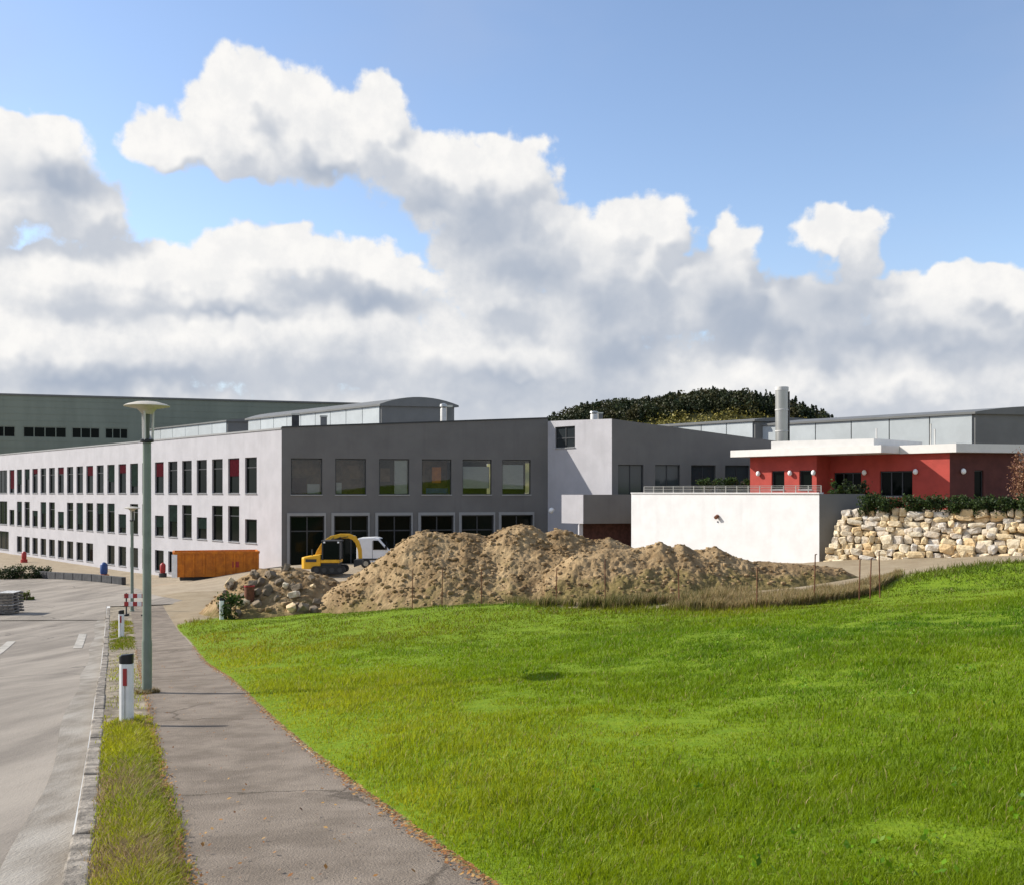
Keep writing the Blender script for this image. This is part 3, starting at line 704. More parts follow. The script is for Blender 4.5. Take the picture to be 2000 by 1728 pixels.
# boulders
def rockmesh(seed, sub=2):
    import bmesh
    bm = bmesh.new(); bmesh.ops.create_icosphere(bm, subdivisions=2, radius=.5)
    rr = random.Random(seed); off = Vector((rr.uniform(0, 50), rr.uniform(0, 50), rr.uniform(0, 50)))
    for v in bm.verts:
        p = v.co.normalized(); q = Vector([math.copysign(abs(c)**.42, c) for c in p]); 
        v.co = q*.44*(1+.26*mnoise.noise(p*1.4+off)+.13*mnoise.noise(p*3.5+off))
    me = bpy.data.meshes.new('stone'); bm.to_mesh(me); bm.free(); me.materials.append(MATS['boulder']); return me
RM = [rockmesh(i) for i in range(14)]
bw = thing('boulder_wall', (R0.x, R0.y, CZ-4.3), 'dry wall of big cream and ochre boulders below the red house', 'stone wall')
m = MB(); bk = lambda s, h, o: R0+RD*s+RN*o+UP(h)
m.hexa([bk(.3,-4.6,-.05), bk(RL,-4.6,-.05), bk(RL,-4.6,-1.6), bk(.3,-4.6,-1.6)], [bk(.9,-1.15,-.86), bk(RL,-1.15,-.86), bk(RL,-1.15,-1.7), bk(.9,-1.15,-1.7)]); m.build('backing', 'verge_soil', bw)
random.seed(11); ns = 0; h = -3.95
while h < -1.2:
    rh = random.uniform(.23, .38); fr = (h+3.95)/2.85; s = .0+fr*.85+random.uniform(-.1, .1)
    while s < RL-.5:
        w = random.choice([random.uniform(.28, .5), random.uniform(.4, .95)]); hh = rh*random.uniform(.8, 1.25)
        c = bk(s+w/2, h+rh/2+random.uniform(-.09, .09), -.95*fr+random.uniform(-.12, .12))
        o = bpy.data.objects.new('stone', random.choice(RM)); put(o, bw); o.location = c-org(bw)
        o.scale = (w*1.12, random.uniform(.55, .8), min(hh*1.32, 1.0)); o.rotation_euler = (random.uniform(-.2, .2), random.uniform(-.22, .22), R(-32)+random.uniform(-.22, .22)); ns += 1
        s += w
    h += rh*.94
print('stones', ns)

# red house
HC = at(1855, 62.0); L2 = along(HC, D1, 1622); S0 = HC+D1*L2
Lb = S0+N1*1.7; LB = along(Lb, D1, 1465)
rh = thing('red_house', (HC.x, HC.y, CZ-1.0), 'low red house with white flat roofs and round wall lamps above the boulder wall', 'house')
px_s = lambda P_, d_, a, b: tuple(sorted((along(P_, d_, a), along(P_, d_, b))))
o1 = [px_s(HC, D1, 1718, 1782)+(-.25, 1.35), px_s(HC, D1, 1628, 1682)+(-.35, 1.3)]
wall(rh, 'set_back_wall', HC, D1, N1, L2+.05, -1.3, 2.40, o1, 'red_plaster', rev=.25)
for a, b, h0, h1 in o1: window(rh, HC, D1, N1, a, b, h0, h1, .2, 'glass_dark', bars=2, fw=.08)
o2 = [px_s(Lb, D1, 1507, 1532)+(.2, 1.45), px_s(Lb, D1, 1561, 1586)+(.2, 1.45)]
wall(rh, 'wing_wall', Lb, D1, N1, LB, -1.3, 2.40, o2, 'red_plaster', rev=.2)
for a, b, h0, h1 in o2: window(rh, Lb, D1, N1, a, b, h0, h1, .16, 'glass_dark', fw=.07)
wall(rh, 'wing_end_wall', Lb, -N1, -D1, 1.75, -1.3, 2.40, [], 'red_plaster')
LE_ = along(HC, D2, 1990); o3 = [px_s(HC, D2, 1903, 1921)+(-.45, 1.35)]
tag(wall(rh, 'end_wall', HC, D2, N2, LE_, -1.3, 2.40, o3, 'shaded_red', rev=.2), 'red end wall with its shade put into the colour')
for a, b, h0, h1 in o3: window(rh, HC, D2, N2, a, b, h0, h1, .16, 'glass_dark', fw=.07, name='door', sill=False)
FARL = Lb+D1*LB
def slab(name, pts, h0, h1): 
    MB().prism([(p.x, p.y) for p in pts], CZ+h0, CZ+h1).build(name, 'white_fascia', rh)
# left lower roof, raised middle roof, right end roof
e = .95; sA = along(HC, D1, 1762)
slab('roof', [FARL+N1*e+D1*e, HC+D1*sA+N1*(1.7+e), HC+D1*sA-N1*6, FARL-N1*8+D1*e], 2.42, 2.88)
ms_ = HC+D1*(along(HC, D1, 1712)); me_ = Lb+D1*along(Lb, D1, 1517)
slab('roof', [me_+N1*.2+D1*.3, ms_+N1*.35, ms_-N1*6.2, me_-N1*6.2], 2.885, 3.42)
slab('roof', [HC+D1*(sA-.02)+N1*.35, HC+N1*.35-D1*.55, HC+D2*LE_-D1*.55, HC+D2*LE_-N2*6, HC+D1*(sA-.02)-N1*6], 2.405, 2.92)
for px, wl in ((1483, 0), (1545, 0), (1606, 0), (1690, 1), (1790, 1), (1879, 2)):
    Pw, dw, nw = ((Lb, D1, N1), (HC, D1, N1), (HC, D2, N2))[wl]
    p = Pw+dw*min(along(Pw, dw, px), LB if wl == 0 else 99)+nw*.14; p = p if not (wl == 0 and px > 1600) else Lb+D1*.15+N1*.14
    l = MB().ball(p+UP(1.28), .15, 14, (1, 1, 1.2)).build('wall_lamp', 'globe', rh, True)
    MB().tube(p-nw*.16+UP(1.28), p+UP(1.28), .09, .09, 8).build('lamp_mount', 'grey_trim', l)
for px, z, h0, h1 in ((1712, 66, 3.4, 4.1), (1818, 63, 2.9, 4.2), (1826, 63.4, 2.9, 3.9)):
    MB().tube(at(px, z)+UP(h0), at(px, z)+UP(h1), .05, .05, 8).build('flue_pipe', 'white_metal', rh)

# ------------------------------------------------------------------ foliage helper
def leafcloud(name, V3, size, cols, mat='leaf', parent=None, up=0.0, seed=0, aspect=.6):
    """many small leaf faces at the given points"""
    rs = np.random.RandomState(seed); n = len(V3); V3 = np.asarray(V3)-np.array(org(parent))
    d = rs.normal(size=(n, 3)); d[:, 2] += up; d /= np.linalg.norm(d, axis=1)[:, None]
    e = rs.normal(size=(n, 3)); e -= d*(e*d).sum(1)[:, None]; e /= np.linalg.norm(e, axis=1)[:, None]
    s = (np.asarray(size)*rs.uniform(.6, 1.3, n))[:, None]
    V = np.stack([V3-d*s*.5, V3+e*s*aspect*.5, V3+d*s*.5, V3-e*s*aspect*.5], 1).reshape(-1, 3)
    c = np.asarray(cols); ci = c[rs.randint(0, len(c), n)]*rs.uniform(.7, 1.3, (n, 1)); tint = np.repeat(ci, 4, 0)
    o = npmesh(name, V, np.arange(4*n), np.arange(n)*4, mat, tint=tint)
    if parent is not None: o.parent = parent; ORIG[o] = org(parent)
    return o
def clump_points(c, rad, n, seed, lump=.35, flat=False):
    rs = np.random.RandomState(seed); k = max(4, n//60)
    q = rs.normal(size=(k, 3)); q /= np.linalg.norm(q, axis=1)[:, None]; q *= rs.uniform(.45, .95, (k, 1))
    P_ = q[rs.randint(0, k, n)]+rs.normal(size=(n, 3))*lump*.5
    return np.array(c)+P_*np.array(rad)
def shrub(name, c, rad, n, size, cols, label, cat='shrub', seed=0, group=None):
    base = (c[0], c[1], c[2]-rad[2]); t = thing(name, base, label, cat, group)
    leafcloud('foliage', clump_points(c, rad, n, seed), size, cols, parent=t, seed=seed)
    rr = random.Random(seed); m = MB()
    for i in range(7):
        a = rr.uniform(0, 6.28); m.tube((base[0]+.1*math.cos(a), base[1]+.1*math.sin(a), base[2]-.1), (c[0]+rad[0]*.6*math.cos(a), c[1]+rad[1]*.6*math.sin(a), c[2]+rad[2]*.4), .035, .012, 5)
    m.build('stem', 'stem', t); return t
GREEN = [(.03, .065, .012), (.05, .09, .015), (.02, .04, .01), (.07, .09, .02)]
DARKG = [(.018, .035, .010), (.03, .05, .012), (.012, .022, .008), (.045, .06, .015)]
RUST = [(.20, .09, .05), (.26, .13, .07), (.15, .07, .045), (.30, .17, .09)]

# clipped dark hedge along the top of the boulder wall, in separate plants
random.seed(8)
ORD = ['first', 'second', 'third', 'fourth', 'fifth', 'sixth', 'seventh', 'eighth', 'ninth', 'tenth', 'eleventh']
for i in range(11):
    s = 2.2+i*1.12; p = up(s)+RN*.25
    shrub('hedge_plant', (p.x, p.y, CZ-.62), (.80, .45, .52), 1900, .13, [(.03, .055, .014), (.045, .075, .016), (.022, .04, .012), (.06, .085, .02)], ORD[i]+' dark green hedge plant from the left along the top of the boulder wall', 'hedge', 40+i, 'hedge plants along the boulder wall')
p = at(1672, 62.5); shrub('leafy_shrub', (p.x, p.y, CZ+.15), (.85, .6, .75), 600, .2, DARKG, 'dark leafy shrub in front of the recessed wall of the red house', 'shrub', 61)
p = at(1632, 63.5); shrub('leafy_shrub', (p.x, p.y, CZ+.05), (.5, .5, .6), 350, .18, GREEN, 'small green shrub left of the dark shrub at the red house', 'shrub', 62)
for i, px in enumerate((1385, 1412, 1438, 1462)):
    p = at(px, 71.5); shrub('low_bush', (p.x, p.y, CZ+.62), (.72, .5, .45), 700, .14, GREEN, ORD[i]+' low green bush from the left behind the terrace railing', 'bush', 70+i, 'bushes behind the terrace railing')
p = at(2022, 55.0); shrub('bare_bush', (p.x, p.y, CZ+.75), (1.2, 1.0, 1.65), 7000, .14, RUST, 'large reddish brown twiggy bush at the right edge of the photo', 'bush', 77)
# plants standing between the porch and the heap
# ------------------------------------------------------------------ forest hill far behind
hp = [(1000,845),(1040,832),(1075,806),(1130,787),(1180,777),(1250,772),(1300,763),(1350,756),(1400,752),(1440,756),(1500,768),(1550,776),(1590,792),(1615,812),(1650,835),(1700,850)]
HZ = 420.0; HX = np.array([pxX(p, HZ) for p, _ in hp]); HH = np.array([CZ+(961-q)/F*HZ for _, q in hp])-7
gx = np.linspace(-10, 160, 70); gy = np.linspace(330, 560, 50); GX, GY = np.meshgrid(gx, gy)
ridge = np.interp(GX, HX, HH, left=0, right=0); 
ridge = np.where(GX < HX[0], np.maximum(HH[0]-(HX[0]-GX)*.6, -2), np.where(GX > HX[-1], np.maximum(HH[-1]-(GX-HX[-1])*.6, -2), ridge))
fall = np.where(GY < HZ, sstep(GY, 330, HZ), 1-.8*sstep(GY, HZ, 560))
GZ = 1.0+(ridge-1)*fall+fbm(GX*.05, GY*.05, 3)*3*fall
tag(gridobj('forest_hill', GX, GY, GZ, 'hill_soil'), kind='structure')
def hill_z(x, y):
    ix = np.clip(np.searchsorted(gx, x)-1, 0, len(gx)-2); iy = np.clip(np.searchsorted(gy, y)-1, 0, len(gy)-2); return GZ[iy, ix]
rs = np.random.RandomState(21); pts = []; cols = []; sizes = []
for i in range(1700):
    x = rs.uniform(6, 136); y = rs.uniform(399, 460); zb = hill_z(x, y)
    r_ = np.interp(x, HX, HH)
    if y < 399 or r_ < 13: continue
    conif = rs.rand() < (.6 if x > 95 else .2); hgt = rs.uniform(4, 7.5)*(1.1 if conif else .95); n = 130
    if conif:
        t_ = rs.rand(n)**.8; rad = (1-t_)*hgt*.26+.1; a = rs.uniform(0, 6.28, n); p = np.stack([x+rad*np.cos(a)*rs.uniform(.5, 1, n), y+rad*np.sin(a), zb-1+hgt*t_-rad*.2], 1); c = np.array([.022, .034, .015])*rs.uniform(.7, 1.3)
    else:
        q = rs.normal(size=(n, 3)); q /= np.linalg.norm(q, axis=1)[:, None]; p = np.array([x, y, zb+hgt*.5])+q*np.array([hgt*.42, hgt*.42, hgt*.45])*rs.uniform(.6, 1, (n, 1)); c = np.array([(.042, .052, .018), (.05, .054, .018), (.062, .056, .018), (.034, .046, .016)])[rs.randint(0, 4)]*rs.uniform(.7, 1.2)
    pts.append(p); cols.append(np.tile(c, (n, 1)))
for i in range(420):      # yellowing scrub at the foot of the wood
    x = rs.uniform(40, 135); y = rs.uniform(370, 400); zb = hill_z(x, y); n = 50
    q = rs.normal(size=(n, 3)); p = np.array([x, y, zb+1])+q*np.array([1.6, 1.6, 1.2]); pts.append(p); cols.append(np.tile(np.array([.20, .17, .035])*rs.uniform(.6, 1.3), (n, 1)))
pts = np.concatenate(pts); cols = np.concatenate(cols)
def leafcloud_c(name, V3, size, C3, mat, seed=0, aspect=.8):
    rs = np.random.RandomState(seed); n = len(V3); d = rs.normal(size=(n, 3)); d /= np.linalg.norm(d, axis=1)[:, None]
    e = rs.normal(size=(n, 3)); e -= d*(e*d).sum(1)[:, None]; e /= np.linalg.norm(e, axis=1)[:, None]; s = (size*rs.uniform(.6, 1.4, n))[:, None]
    V = np.stack([V3-d*s*.5, V3+e*s*aspect*.5, V3+d*s*.5, V3-e*s*aspect*.5], 1).reshape(-1, 3)
    return npmesh(name, V, np.arange(4*n), np.arange(n)*4, mat, tint=np.repeat(C3*rs.uniform(.7, 1.3, (n, 1)), 4, 0))
tag(leafcloud_c('forest', pts, .85, cols, 'needle', 5), 'dark mixed wood covering the far hill', 'forest', kind='stuff')

# ------------------------------------------------------------------ earth heaps
def heap(name, crest, zc_fn, base_fn, slope, mat, label, cat, nx, x0, x1, z0, z1, nz, rough, veg=0, seed=0, cap=.6):
    xs = np.linspace(x0, x1, nx); zs = np.linspace(z0, z1, nz); X, Z = np.meshgrid(xs, zs)
    cx_ = np.array([c[0] for c in crest]); chh = np.array([c[1] for c in crest])
    zc = np.interp(X, cx_, np.array([zc_fn(p) for p in cx_]))
    zc = zc+fbm(X*.5+seed, X*0+3.1, 3)*1.2
    g = gz(X, Z); top = np.interp(X, cx_, chh, left=-9, right=-9)
    dist = np.abs(Z-zc)
    fx = np.linspace(cx_[0]-1, cx_[-1]+1, 240); ft = np.interp(fx, cx_, chh); kk_ = np.exp(-.5*(np.arange(-60, 61)*(fx[1]-fx[0])/1.5)**2); kk_ /= kk_.sum()
    sm = np.convolve(np.pad(ft, 60, mode='edge'), kk_, mode='valid'); bl = sstep(dist+fbm(X*.8, Z*.8+seed, 3)*1.5, .2, 2.6)
    top = top*(1-bl)+np.interp(X, fx, sm, left=-9, right=-9)*bl
    run = np.sqrt(dist*dist+cap*cap)-cap
    h = top-run*slope
    amp = np.clip((h-g+.3)/1.2, 0, 1)
    rel = np.clip((h-g)/np.maximum(top-g, .3), 0, 1)
    gul = np.abs(fbm(X*.9+seed+fbm(Z*.5, X*.3, 2)*1.4, Z*.22, 3))
    bump = fbm(X*.45+seed, Z*.45, 3)*.9-gul*.4+.06+fbm(X*1.5+seed, Z*1.2, 4)*.6+np.abs(fbm(X*3.3, Z*4.3+seed, 3))*.4+fbm(X*9, Z*9, 3)*.34
    fade = np.clip(dist/1.2, .25, 1)
    h = h+bump*rough*amp*fade
    Zh = np.maximum(h, g-.35)
    at_ = np.clip(veg*(1-rel)*1.35+fbm(X*.9+9, Z*.9, 3)*.9*veg, 0, 1)
    o = gridobj(name, X, Z, Zh, mat, attr={'grass': at_}, smooth=True)
    return tag(o, label, cat), (xs, zs, Zh)
ZC1 = 45.5
cr1 = [(590,1190),(640,1155),(700,1118),(750,1086),(800,1047),(828,1036),(868,1043),(905,1038),(950,1047),(985,1031),(1020,1022),(1045,1027),(1064,1040),(1090,1031),(1130,1045),(1160,1056),(1186,1050),(1212,1060),(1250,1074),(1300,1100),(1380,1150)]
crest1 = [(pxX(p, ZC1), pyZ(q, ZC1)) for p, q in cr1]
pile, PG = heap('earth_heap', crest1, lambda x: ZC1, None, .66, 'pile_earth', 'big brown earth heap piled before the grey office front', 'earth heap', 460, crest1[0][0]-1.5, crest1[-1][0]+1, 35, 54, 300, .55, .45, 3)
ZC2 = 43.0
cr2 = [(1060,1120),(1120,1082),(1180,1070),(1230,1072),(1268,1066),(1288,1058),(1312,1070),(1330,1062),(1362,1078),(1398,1069),(1428,1084),(1470,1098),(1520,1098),(1560,1102),(1600,1106),(1640,1110),(1680,1128),(1705,1150)]
crest2 = [(pxX(p, ZC2), pyZ(q, ZC2)) for p, q in cr2]
pile2, PG2 = heap('earth_heap', crest2, lambda x: ZC2, None, .55, 'pile_earth', 'low rough earth heap trailing right below the white terrace wall', 'earth heap', 320, crest2[0][0]-1, crest2[-1][0]+1, 34.5, 50, 230, .7, .75, 13)
ZC3 = 47.0
cr3 = [(365,1216),(395,1192),(430,1160),(470,1128),(510,1110),(545,1113),(580,1108),(615,1118),(650,1128),(690,1150),(720,1180)]
crest3 = [(pxX(p, ZC3), pyZ(q, ZC3)) for p, q in cr3]
pile3, PG3 = heap('rubble_heap', crest3, lambda x: ZC3, None, .5, 'pile_earth', 'overgrown rubble heap with stones left of the big earth heap', 'rubble heap', 170, crest3[0][0]-.8, crest3[-1][0]+.8, 40.5, 53, 150, .7, .5, 23)
def on(PGx, x, z):
    xs, zs, Zh = PGx; i = int(np.clip(np.searchsorted(zs, z), 0, len(zs)-1)); j = int(np.clip(np.searchsorted(xs, x), 0, len(xs)-1)); return float(Zh[i, j])
# stones lying on the rubble heap, each its own thing (the ones big enough to see)
random.seed(31); RS = [me.copy() for me in RM[:6]]
for k_, me in enumerate(RS):
    if k_ > 0: me.materials.clear(); me.materials.append(MATS['rubble'])
names = ['pale block of rubble lying on the overgrown heap']
for i in range(40):
    px = random.uniform(430, 640); z = random.uniform(43.6, 47.0); x = pxX(px, z); y = on(PG3, x, z)
    o = bpy.data.objects.new('rubble_stone', random.choice(RS)); COL.objects.link(o); s = random.uniform(.22, .5)
    o.location = (x, z, y+s*.18); o.scale = (s*1.2, s, s*.8); o.rotation_euler = (random.random(), random.random(), random.random()*6)
    tag(o, 'rough rubble stone lying on the overgrown heap left of the excavator', 'stone', 'stones on the rubble heap')
# clods on the heaps: uncountable
rs = np.random.RandomState(4); ico = np.array([v.co[:] for v in RM[0].vertices]); icf = np.array([p.vertices[:] for p in RM[0].polygons])
VV = []; FF = []; kk = 0
def clods(PGx, n, zr, xr, smin, smax):
    global kk
    for i in range(n):
        x = rs.uniform(*xr); z = rs.uniform(*zr); y = on(PGx, x, z)
        if y < G(x, z)+.25: continue
        s = smin+(smax-smin)*rs.rand()**4; sub = rs.randint(0, 14)
        a = rs.uniform(0, 6.28); c_, s_ = math.cos(a), math.sin(a); P_ = ico*np.array([s*1.2, s, s*.8])
        P_ = P_*(1+.5*(rs.rand(len(P_), 1)-.5)); Q = np.stack([P_[:,0]*c_-P_[:,1]*s_+x, P_[:,0]*s_+P_[:,1]*c_+z, P_[:,2]+y-s*.08], 1); VV.append(Q); FF.append(icf+kk); kk += len(ico)
clods(PG, 4200, (37, 46.5), (crest1[0][0], crest1[-1][0]), .04, .24)
clods(PG2, 2000, (36, 44), (crest2[0][0], crest2[-1][0]), .04, .2)
clods(PG3, 350, (42, 48), (crest3[0][0], crest3[-1][0]), .06, .30)
VV = np.concatenate(VV); FF = np.concatenate(FF)
cl = npmesh('earth_clods', VV, FF, np.arange(len(FF))*3, 'pile_earth', attr={'grass': np.zeros(len(VV))}); tag(cl, 'crumbled clods scattered over the earth heaps', 'clods', kind='stuff')

# ------------------------------------------------------------------ street furniture
def street_lamp(px, z, hgt, label):
    x = pxX(px, z); g = G(x, z); t = thing('street_lamp', (x, z, g), label, 'street lamp', 'street lamps along the footpath'); b = Vector((x, z, g))
    MB().lathe(b, [(.085, -.3), (.085, .9), (.075, .95), (.070, hgt-.72)], 16).build('pole', 'lamp_green', t, True)
    MB().lathe(b, [(.13, -.1), (.13, .03), (.09, .05)], 16).build('foot', 'lamp_green', t, True)
    k = b+Vector((0,0,hgt-.74))
    MB().lathe(k, [(.07, 0), (.115, .015), (.115, .06), (.06, .075)], 16).build('collar', 'black_plastic', t, True)
    ln = MB().lathe(k, [(.045, .07), (.05, .5)], 12).build('lamp_bulb_tube', 'lamp_tube', t, True)
    for i in range(3):
        a = .5+i*2.09; MB().tube(k+Vector((.095*math.cos(a), .095*math.sin(a), .05)), k+Vector((.105*math.cos(a), .105*math.sin(a), .56)), .022, .022, 8).build('strut', 'white_metal', t, True)
    MB().lathe(k, [(.085, .50), (.115, .54), (.17, .595), (.30, .618), (.385, .635), (.39, .645), (.33, .675), (.18, .715), (.03, .73)], 28).build('shade', 'lamp_shade', t, True)
    return t
street_lamp(287, 18.0, 5.13, 'tall green grey street lamp with wide disc shade standing beside the near footpath')
street_lamp(258, 50.0, 5.13, 'distant street lamp with pale head seen just left of the tall lamp post')

def delineator(px, z, label, h=1.0, reflector=True, tilt=0):
    x = pxX(px, z); g = G(x, z); t = thing('marker_post', (x, z, g), label, 'marker post', 'white roadside marker posts'); b = Vector((x, z, g))
    # hollow wedge section: flat front with a groove
    pr = [(-.085, .05), (-.092, -.03), (-.05, -.055), (-.014, -.055), (-.010, -.030), (.010, -.030), (.014, -.055), (.05, -.055), (.092, -.03), (.085, .05)]
    pf = [(-.085, .05), (-.092, -.03), (-.05, -.055), (.05, -.055), (.092, -.03), (.085, .05)]
    MB().prism([(x+p, z+q) for p, q in pr], g-.2, g+h*.62).build('post', 'white_plastic', t)
    MB().prism([(x+p, z+q) for p, q in pf], g+h*.62, [g+h*.86]*6).build('post', 'white_plastic', t)
    MB().prism([(x+p*1.02, z+q*1.02) for p, q in pf], g+h*.86, [g+h*.985, g+h*.965, g+h*.99, g+h, g+h, g+h]).build('cap', 'black_plastic', t, bevel=.012)
    if reflector: MB().box((x, z-.060, g+h*.68), (.055, .012, .24)).build('reflector', 'red_paint', t, bevel=.004)
    return t
delineator(247, 14.3, 'white roadside marker post with black cap and red reflector in the near verge')
delineator(237, 36.0, 'small distant white marker post in the verge beyond the near one', 1.0)
delineator(433, 43.3, 'white marker post at the foot of the rubble heap', .95, False)

# rusty stakes
for px, y0, y1, nm in ((805,1112,1168,'faint rusty stake at the left foot of the big earth heap'),(863,1108,1170,'rusty stake in front of the left slope of the big heap'),(940,1112,1172,'rusty stake before the middle of the big earth heap'),(1086,1108,1172,'short rusty stake before the right half of the big heap'),
                       (1182,1092,1182,'tall rusty stake standing between the two earth heaps'),(1327,1112,1180,'rusty stake before the left of the low trailing heap'),(1478,1108,1182,'rusty stake amid the tall dry grass'),(1590,1082,1174,'tall dark rusty stake in front of the white wall corner'),
                       (1678,1092,1163,'rusty stake below the left end of the boulder wall'),(1699,1090,1160,'pale thin stake between two rusty ones below the boulder wall'),(1719,1076,1158,'last rusty stake on the right below the boulder wall')):
    x, z = hit(px, y1+6); z = min(z, 36.5); x = pxX(px, z); g = G(x, z); h = pyZ(y0, z)-g; t = thing('fence_stake', (x, z, g), nm, 'stake', 'rusty stakes along the meadow edge')
    lean = random.uniform(-.04, .04); a = Vector((x, z, g-.2)); b = Vector((x+lean, z, g+h))
    MB().tube(a, b, .018, .016, 6).build('rod', 'rust', t)
    MB().tube(b, b+Vector((.05, 0, .01)), .014, .012, 5).build('hook', 'rust', t)

# ------------------------------------------------------------------ skip, excavator, van and yard clutter
zc = 71.0; xa, xb = pxX(340, zc), pxX(497, zc); g = CZ-6.0
sk = thing('skip_container', ((xa+xb)/2, zc, g), 'long orange skip container standing before the pale office side', 'skip')
d = D2; PA = Vector((xa, zc, 0)); Ls = (xb-xa)/D2.x*1.0; dp = D1*2.0
def pt3(s, t_, h): q = PA+D2*s+(D1*.0)+Vector((-.35, 1, 0)).normalized()*t_; return Vector((q.x, q.y, g+h))
m = MB(); m.hexa([pt3(.06,0,.12), pt3(Ls,0,.12), pt3(Ls,2.2,.12), pt3(.06,2.2,.12)], [pt3(.0,0,1.72), pt3(Ls,0,1.72), pt3(Ls,2.2,1.72), pt3(.0,2.2,1.72)])
m.v; body = m.build('body', 'orange_paint', sk)
# open top: dark load level slightly below the rim is hidden from here; a rim runs round
for a, b in (((-.03,-.06),(Ls+.03,.06)), ((-.03,2.14),(Ls+.03,2.26)), ((-.06,.06),(.07,2.14)), ((Ls-.07,.06),(Ls+.06,2.14))):
    MB().hexa([pt3(a[0],a[1],1.70), pt3(b[0],a[1],1.70), pt3(b[0],b[1],1.70), pt3(a[0],b[1],1.70)], [pt3(a[0],a[1],1.86), pt3(b[0],a[1],1.86), pt3(b[0],b[1],1.86), pt3(a[0],b[1],1.86)]).build('rim', 'orange_paint', sk)
for i in range(8):
    s = .55+i*(Ls-.9)/7; MB().hexa([pt3(s,-.09,.12), pt3(s+.11,-.09,.12), pt3(s+.11,.01,.12), pt3(s,.01,.12)], [pt3(s,-.09,1.70), pt3(s+.11,-.09,1.70), pt3(s+.11,.01,1.70), pt3(s,.01,1.70)]).build('rib', 'orange_paint', sk)
MB().hexa([pt3(-.16,-.12,.1), pt3(.20,-.12,.1), pt3(.20,-.015,.1), pt3(-.16,-.015,.1)], [pt3(-.16,-.12,1.69), pt3(.20,-.12,1.69), pt3(.20,-.015,1.69), pt3(-.16,-.015,1.69)]).build('added_sunlight_post', 'white_plastic', sk)  # white upright added to paint sunlight on the skip's left end
MB().hexa([pt3(.4,.3,-.15), pt3(Ls-.2,.3,-.15), pt3(Ls-.2,1.9,-.15), pt3(.4,1.9,-.15)], [pt3(.4,.3,.11), pt3(Ls-.2,.3,.11), pt3(Ls-.2,1.9,.11), pt3(.4,1.9,.11)]).build('skid', 'dark_trim', sk)
MB().hexa([pt3(3.9,-.02,.75), pt3(4.35,-.02,.75), pt3(4.35,.0,.75), pt3(3.9,.0,.75)], [pt3(3.9,-.02,1.15), pt3(4.35,-.02,1.15), pt3(4.35,.0,1.15), pt3(3.9,.0,1.15)]).build('emblem', 'red_paint', sk)

# small excavator
ze = 66.5; g = pyZ(1118, ze); xe = pxX(645, ze)
ex = thing('excavator', (xe, ze, g), 'small yellow excavator with raised curved arm working behind the rubble heap', 'excavator')
E = lambda px, py, dy=0: Vector((pxX(px, ze+dy), ze+dy, pyZ(py, ze+dy)))
for sy in (-.65, .65):
    m = MB(); c = Vector((xe, ze+sy, g))
    prof = []
    for i in range(12):
        a = math.pi/2+math.pi*i/11; prof.append((-.85+.25*math.cos(a), .25+.25*math.sin(a)))
    for i in range(12):
        a = -math.pi/2+math.pi*i/11; prof.append((.85+.25*math.cos(a), .25+.25*math.sin(a)))
    n = len(prof); m.add([c+Vector((p, -.17, q)) for p, q in prof]+[c+Vector((p, .17, q)) for p, q in prof], [tuple(range(n)), tuple(range(2*n-1, n-1, -1))]+[((i+1) % n, i, i+n, (i+1) % n+n) for i in range(n)])
    tr = m.build('track', 'black_rubber', ex)
    for i in range(4): MB().tube(c+Vector((-.75+i*.5, -.19, .25)), c+Vector((-.75+i*.5, .19, .25)), .16, .16, 10).build('track_wheel', 'dark_trim', tr)
MB().box((xe, ze, g+.58), (1.3, 1.2, .2)).build('turntable', 'dark_trim', ex)
m = MB(); m.prism([(xe-1.75, ze-.55), (xe-1.55, ze-.75), (xe-.5, ze-.75), (xe-.5, ze+.75), (xe-1.55, ze+.75), (xe-1.75, ze+.55)], [g+.30]*6, [g+1.05, g+1.05, g+1.25, g+1.25, g+1.05, g+1.05]); m.build('counterweight', 'yellow_paint', ex, bevel=.06)
MB().box((xe-.05, ze, g+.80), (1.5, 1.4, .22)).build('deck', 'yellow_paint', ex, bevel=.04)
# cab: dark glass with posts and roof
m = MB(); m.prism([(xe-.35, ze-.70), (xe+.75, ze-.70), (xe+.75, ze+.15), (xe-.35, ze+.15)], g+.92, [g+2.05]*4); cab = m.build('cab', 'glass_dark', ex)
for px_, py_ in ((-.37, -.72), (.75, -.72), (.75, .15), (-.37, .15)): MB().box((xe+px_, ze+py_, g+1.5), (.09, .09, 1.2)).build('cab_post', 'dark_trim', cab)
MB().box((xe+.2, ze-.27, g+2.1), (1.3, 1.0, .10)).build('cab_roof', 'dark_concrete', cab, bevel=.03)
# boom and stick in the plane behind the cab
def beam(name, pts, w, t0, t1, mat='yellow_paint'):
    m = MB(); n = len(pts); vs_ = []; fs = []
    for i, p in enumerate(pts):
        dv = (pts[min(i+1, n-1)]-pts[max(i-1, 0)]).normalized(); up_ = Vector((-dv.z, 0, dv.x)); t_ = t0+(t1-t0)*i/(n-1)
        for sy, su in ((-1,-1),(1,-1),(1,1),(-1,1)): vs_.append(p+Vector((0, sy*w/2, 0))+up_*su*t_/2)
    for i in range(n-1):
        for j in range(4): fs.append((4*i+j, 4*i+(j+1) % 4, 4*i+4+(j+1) % 4, 4*i+4+j))
    fs += [(3,2,1,0), (4*n-4, 4*n-3, 4*n-2, 4*n-1)]; m.add(vs_, fs); return m.build(name, mat, ex, bevel=.02)
bm_ = beam('boom', [E(p, q, .35) for p, q in ((617,1094),(624,1076),(634,1060),(648,1050),(665,1046),(682,1046),(695,1051))], .26, .34, .28)
st = beam('stick', [E(p, q, .35) for p, q in ((690,1048),(698,1058),(703,1074),(704,1090))], .22, .30, .22)
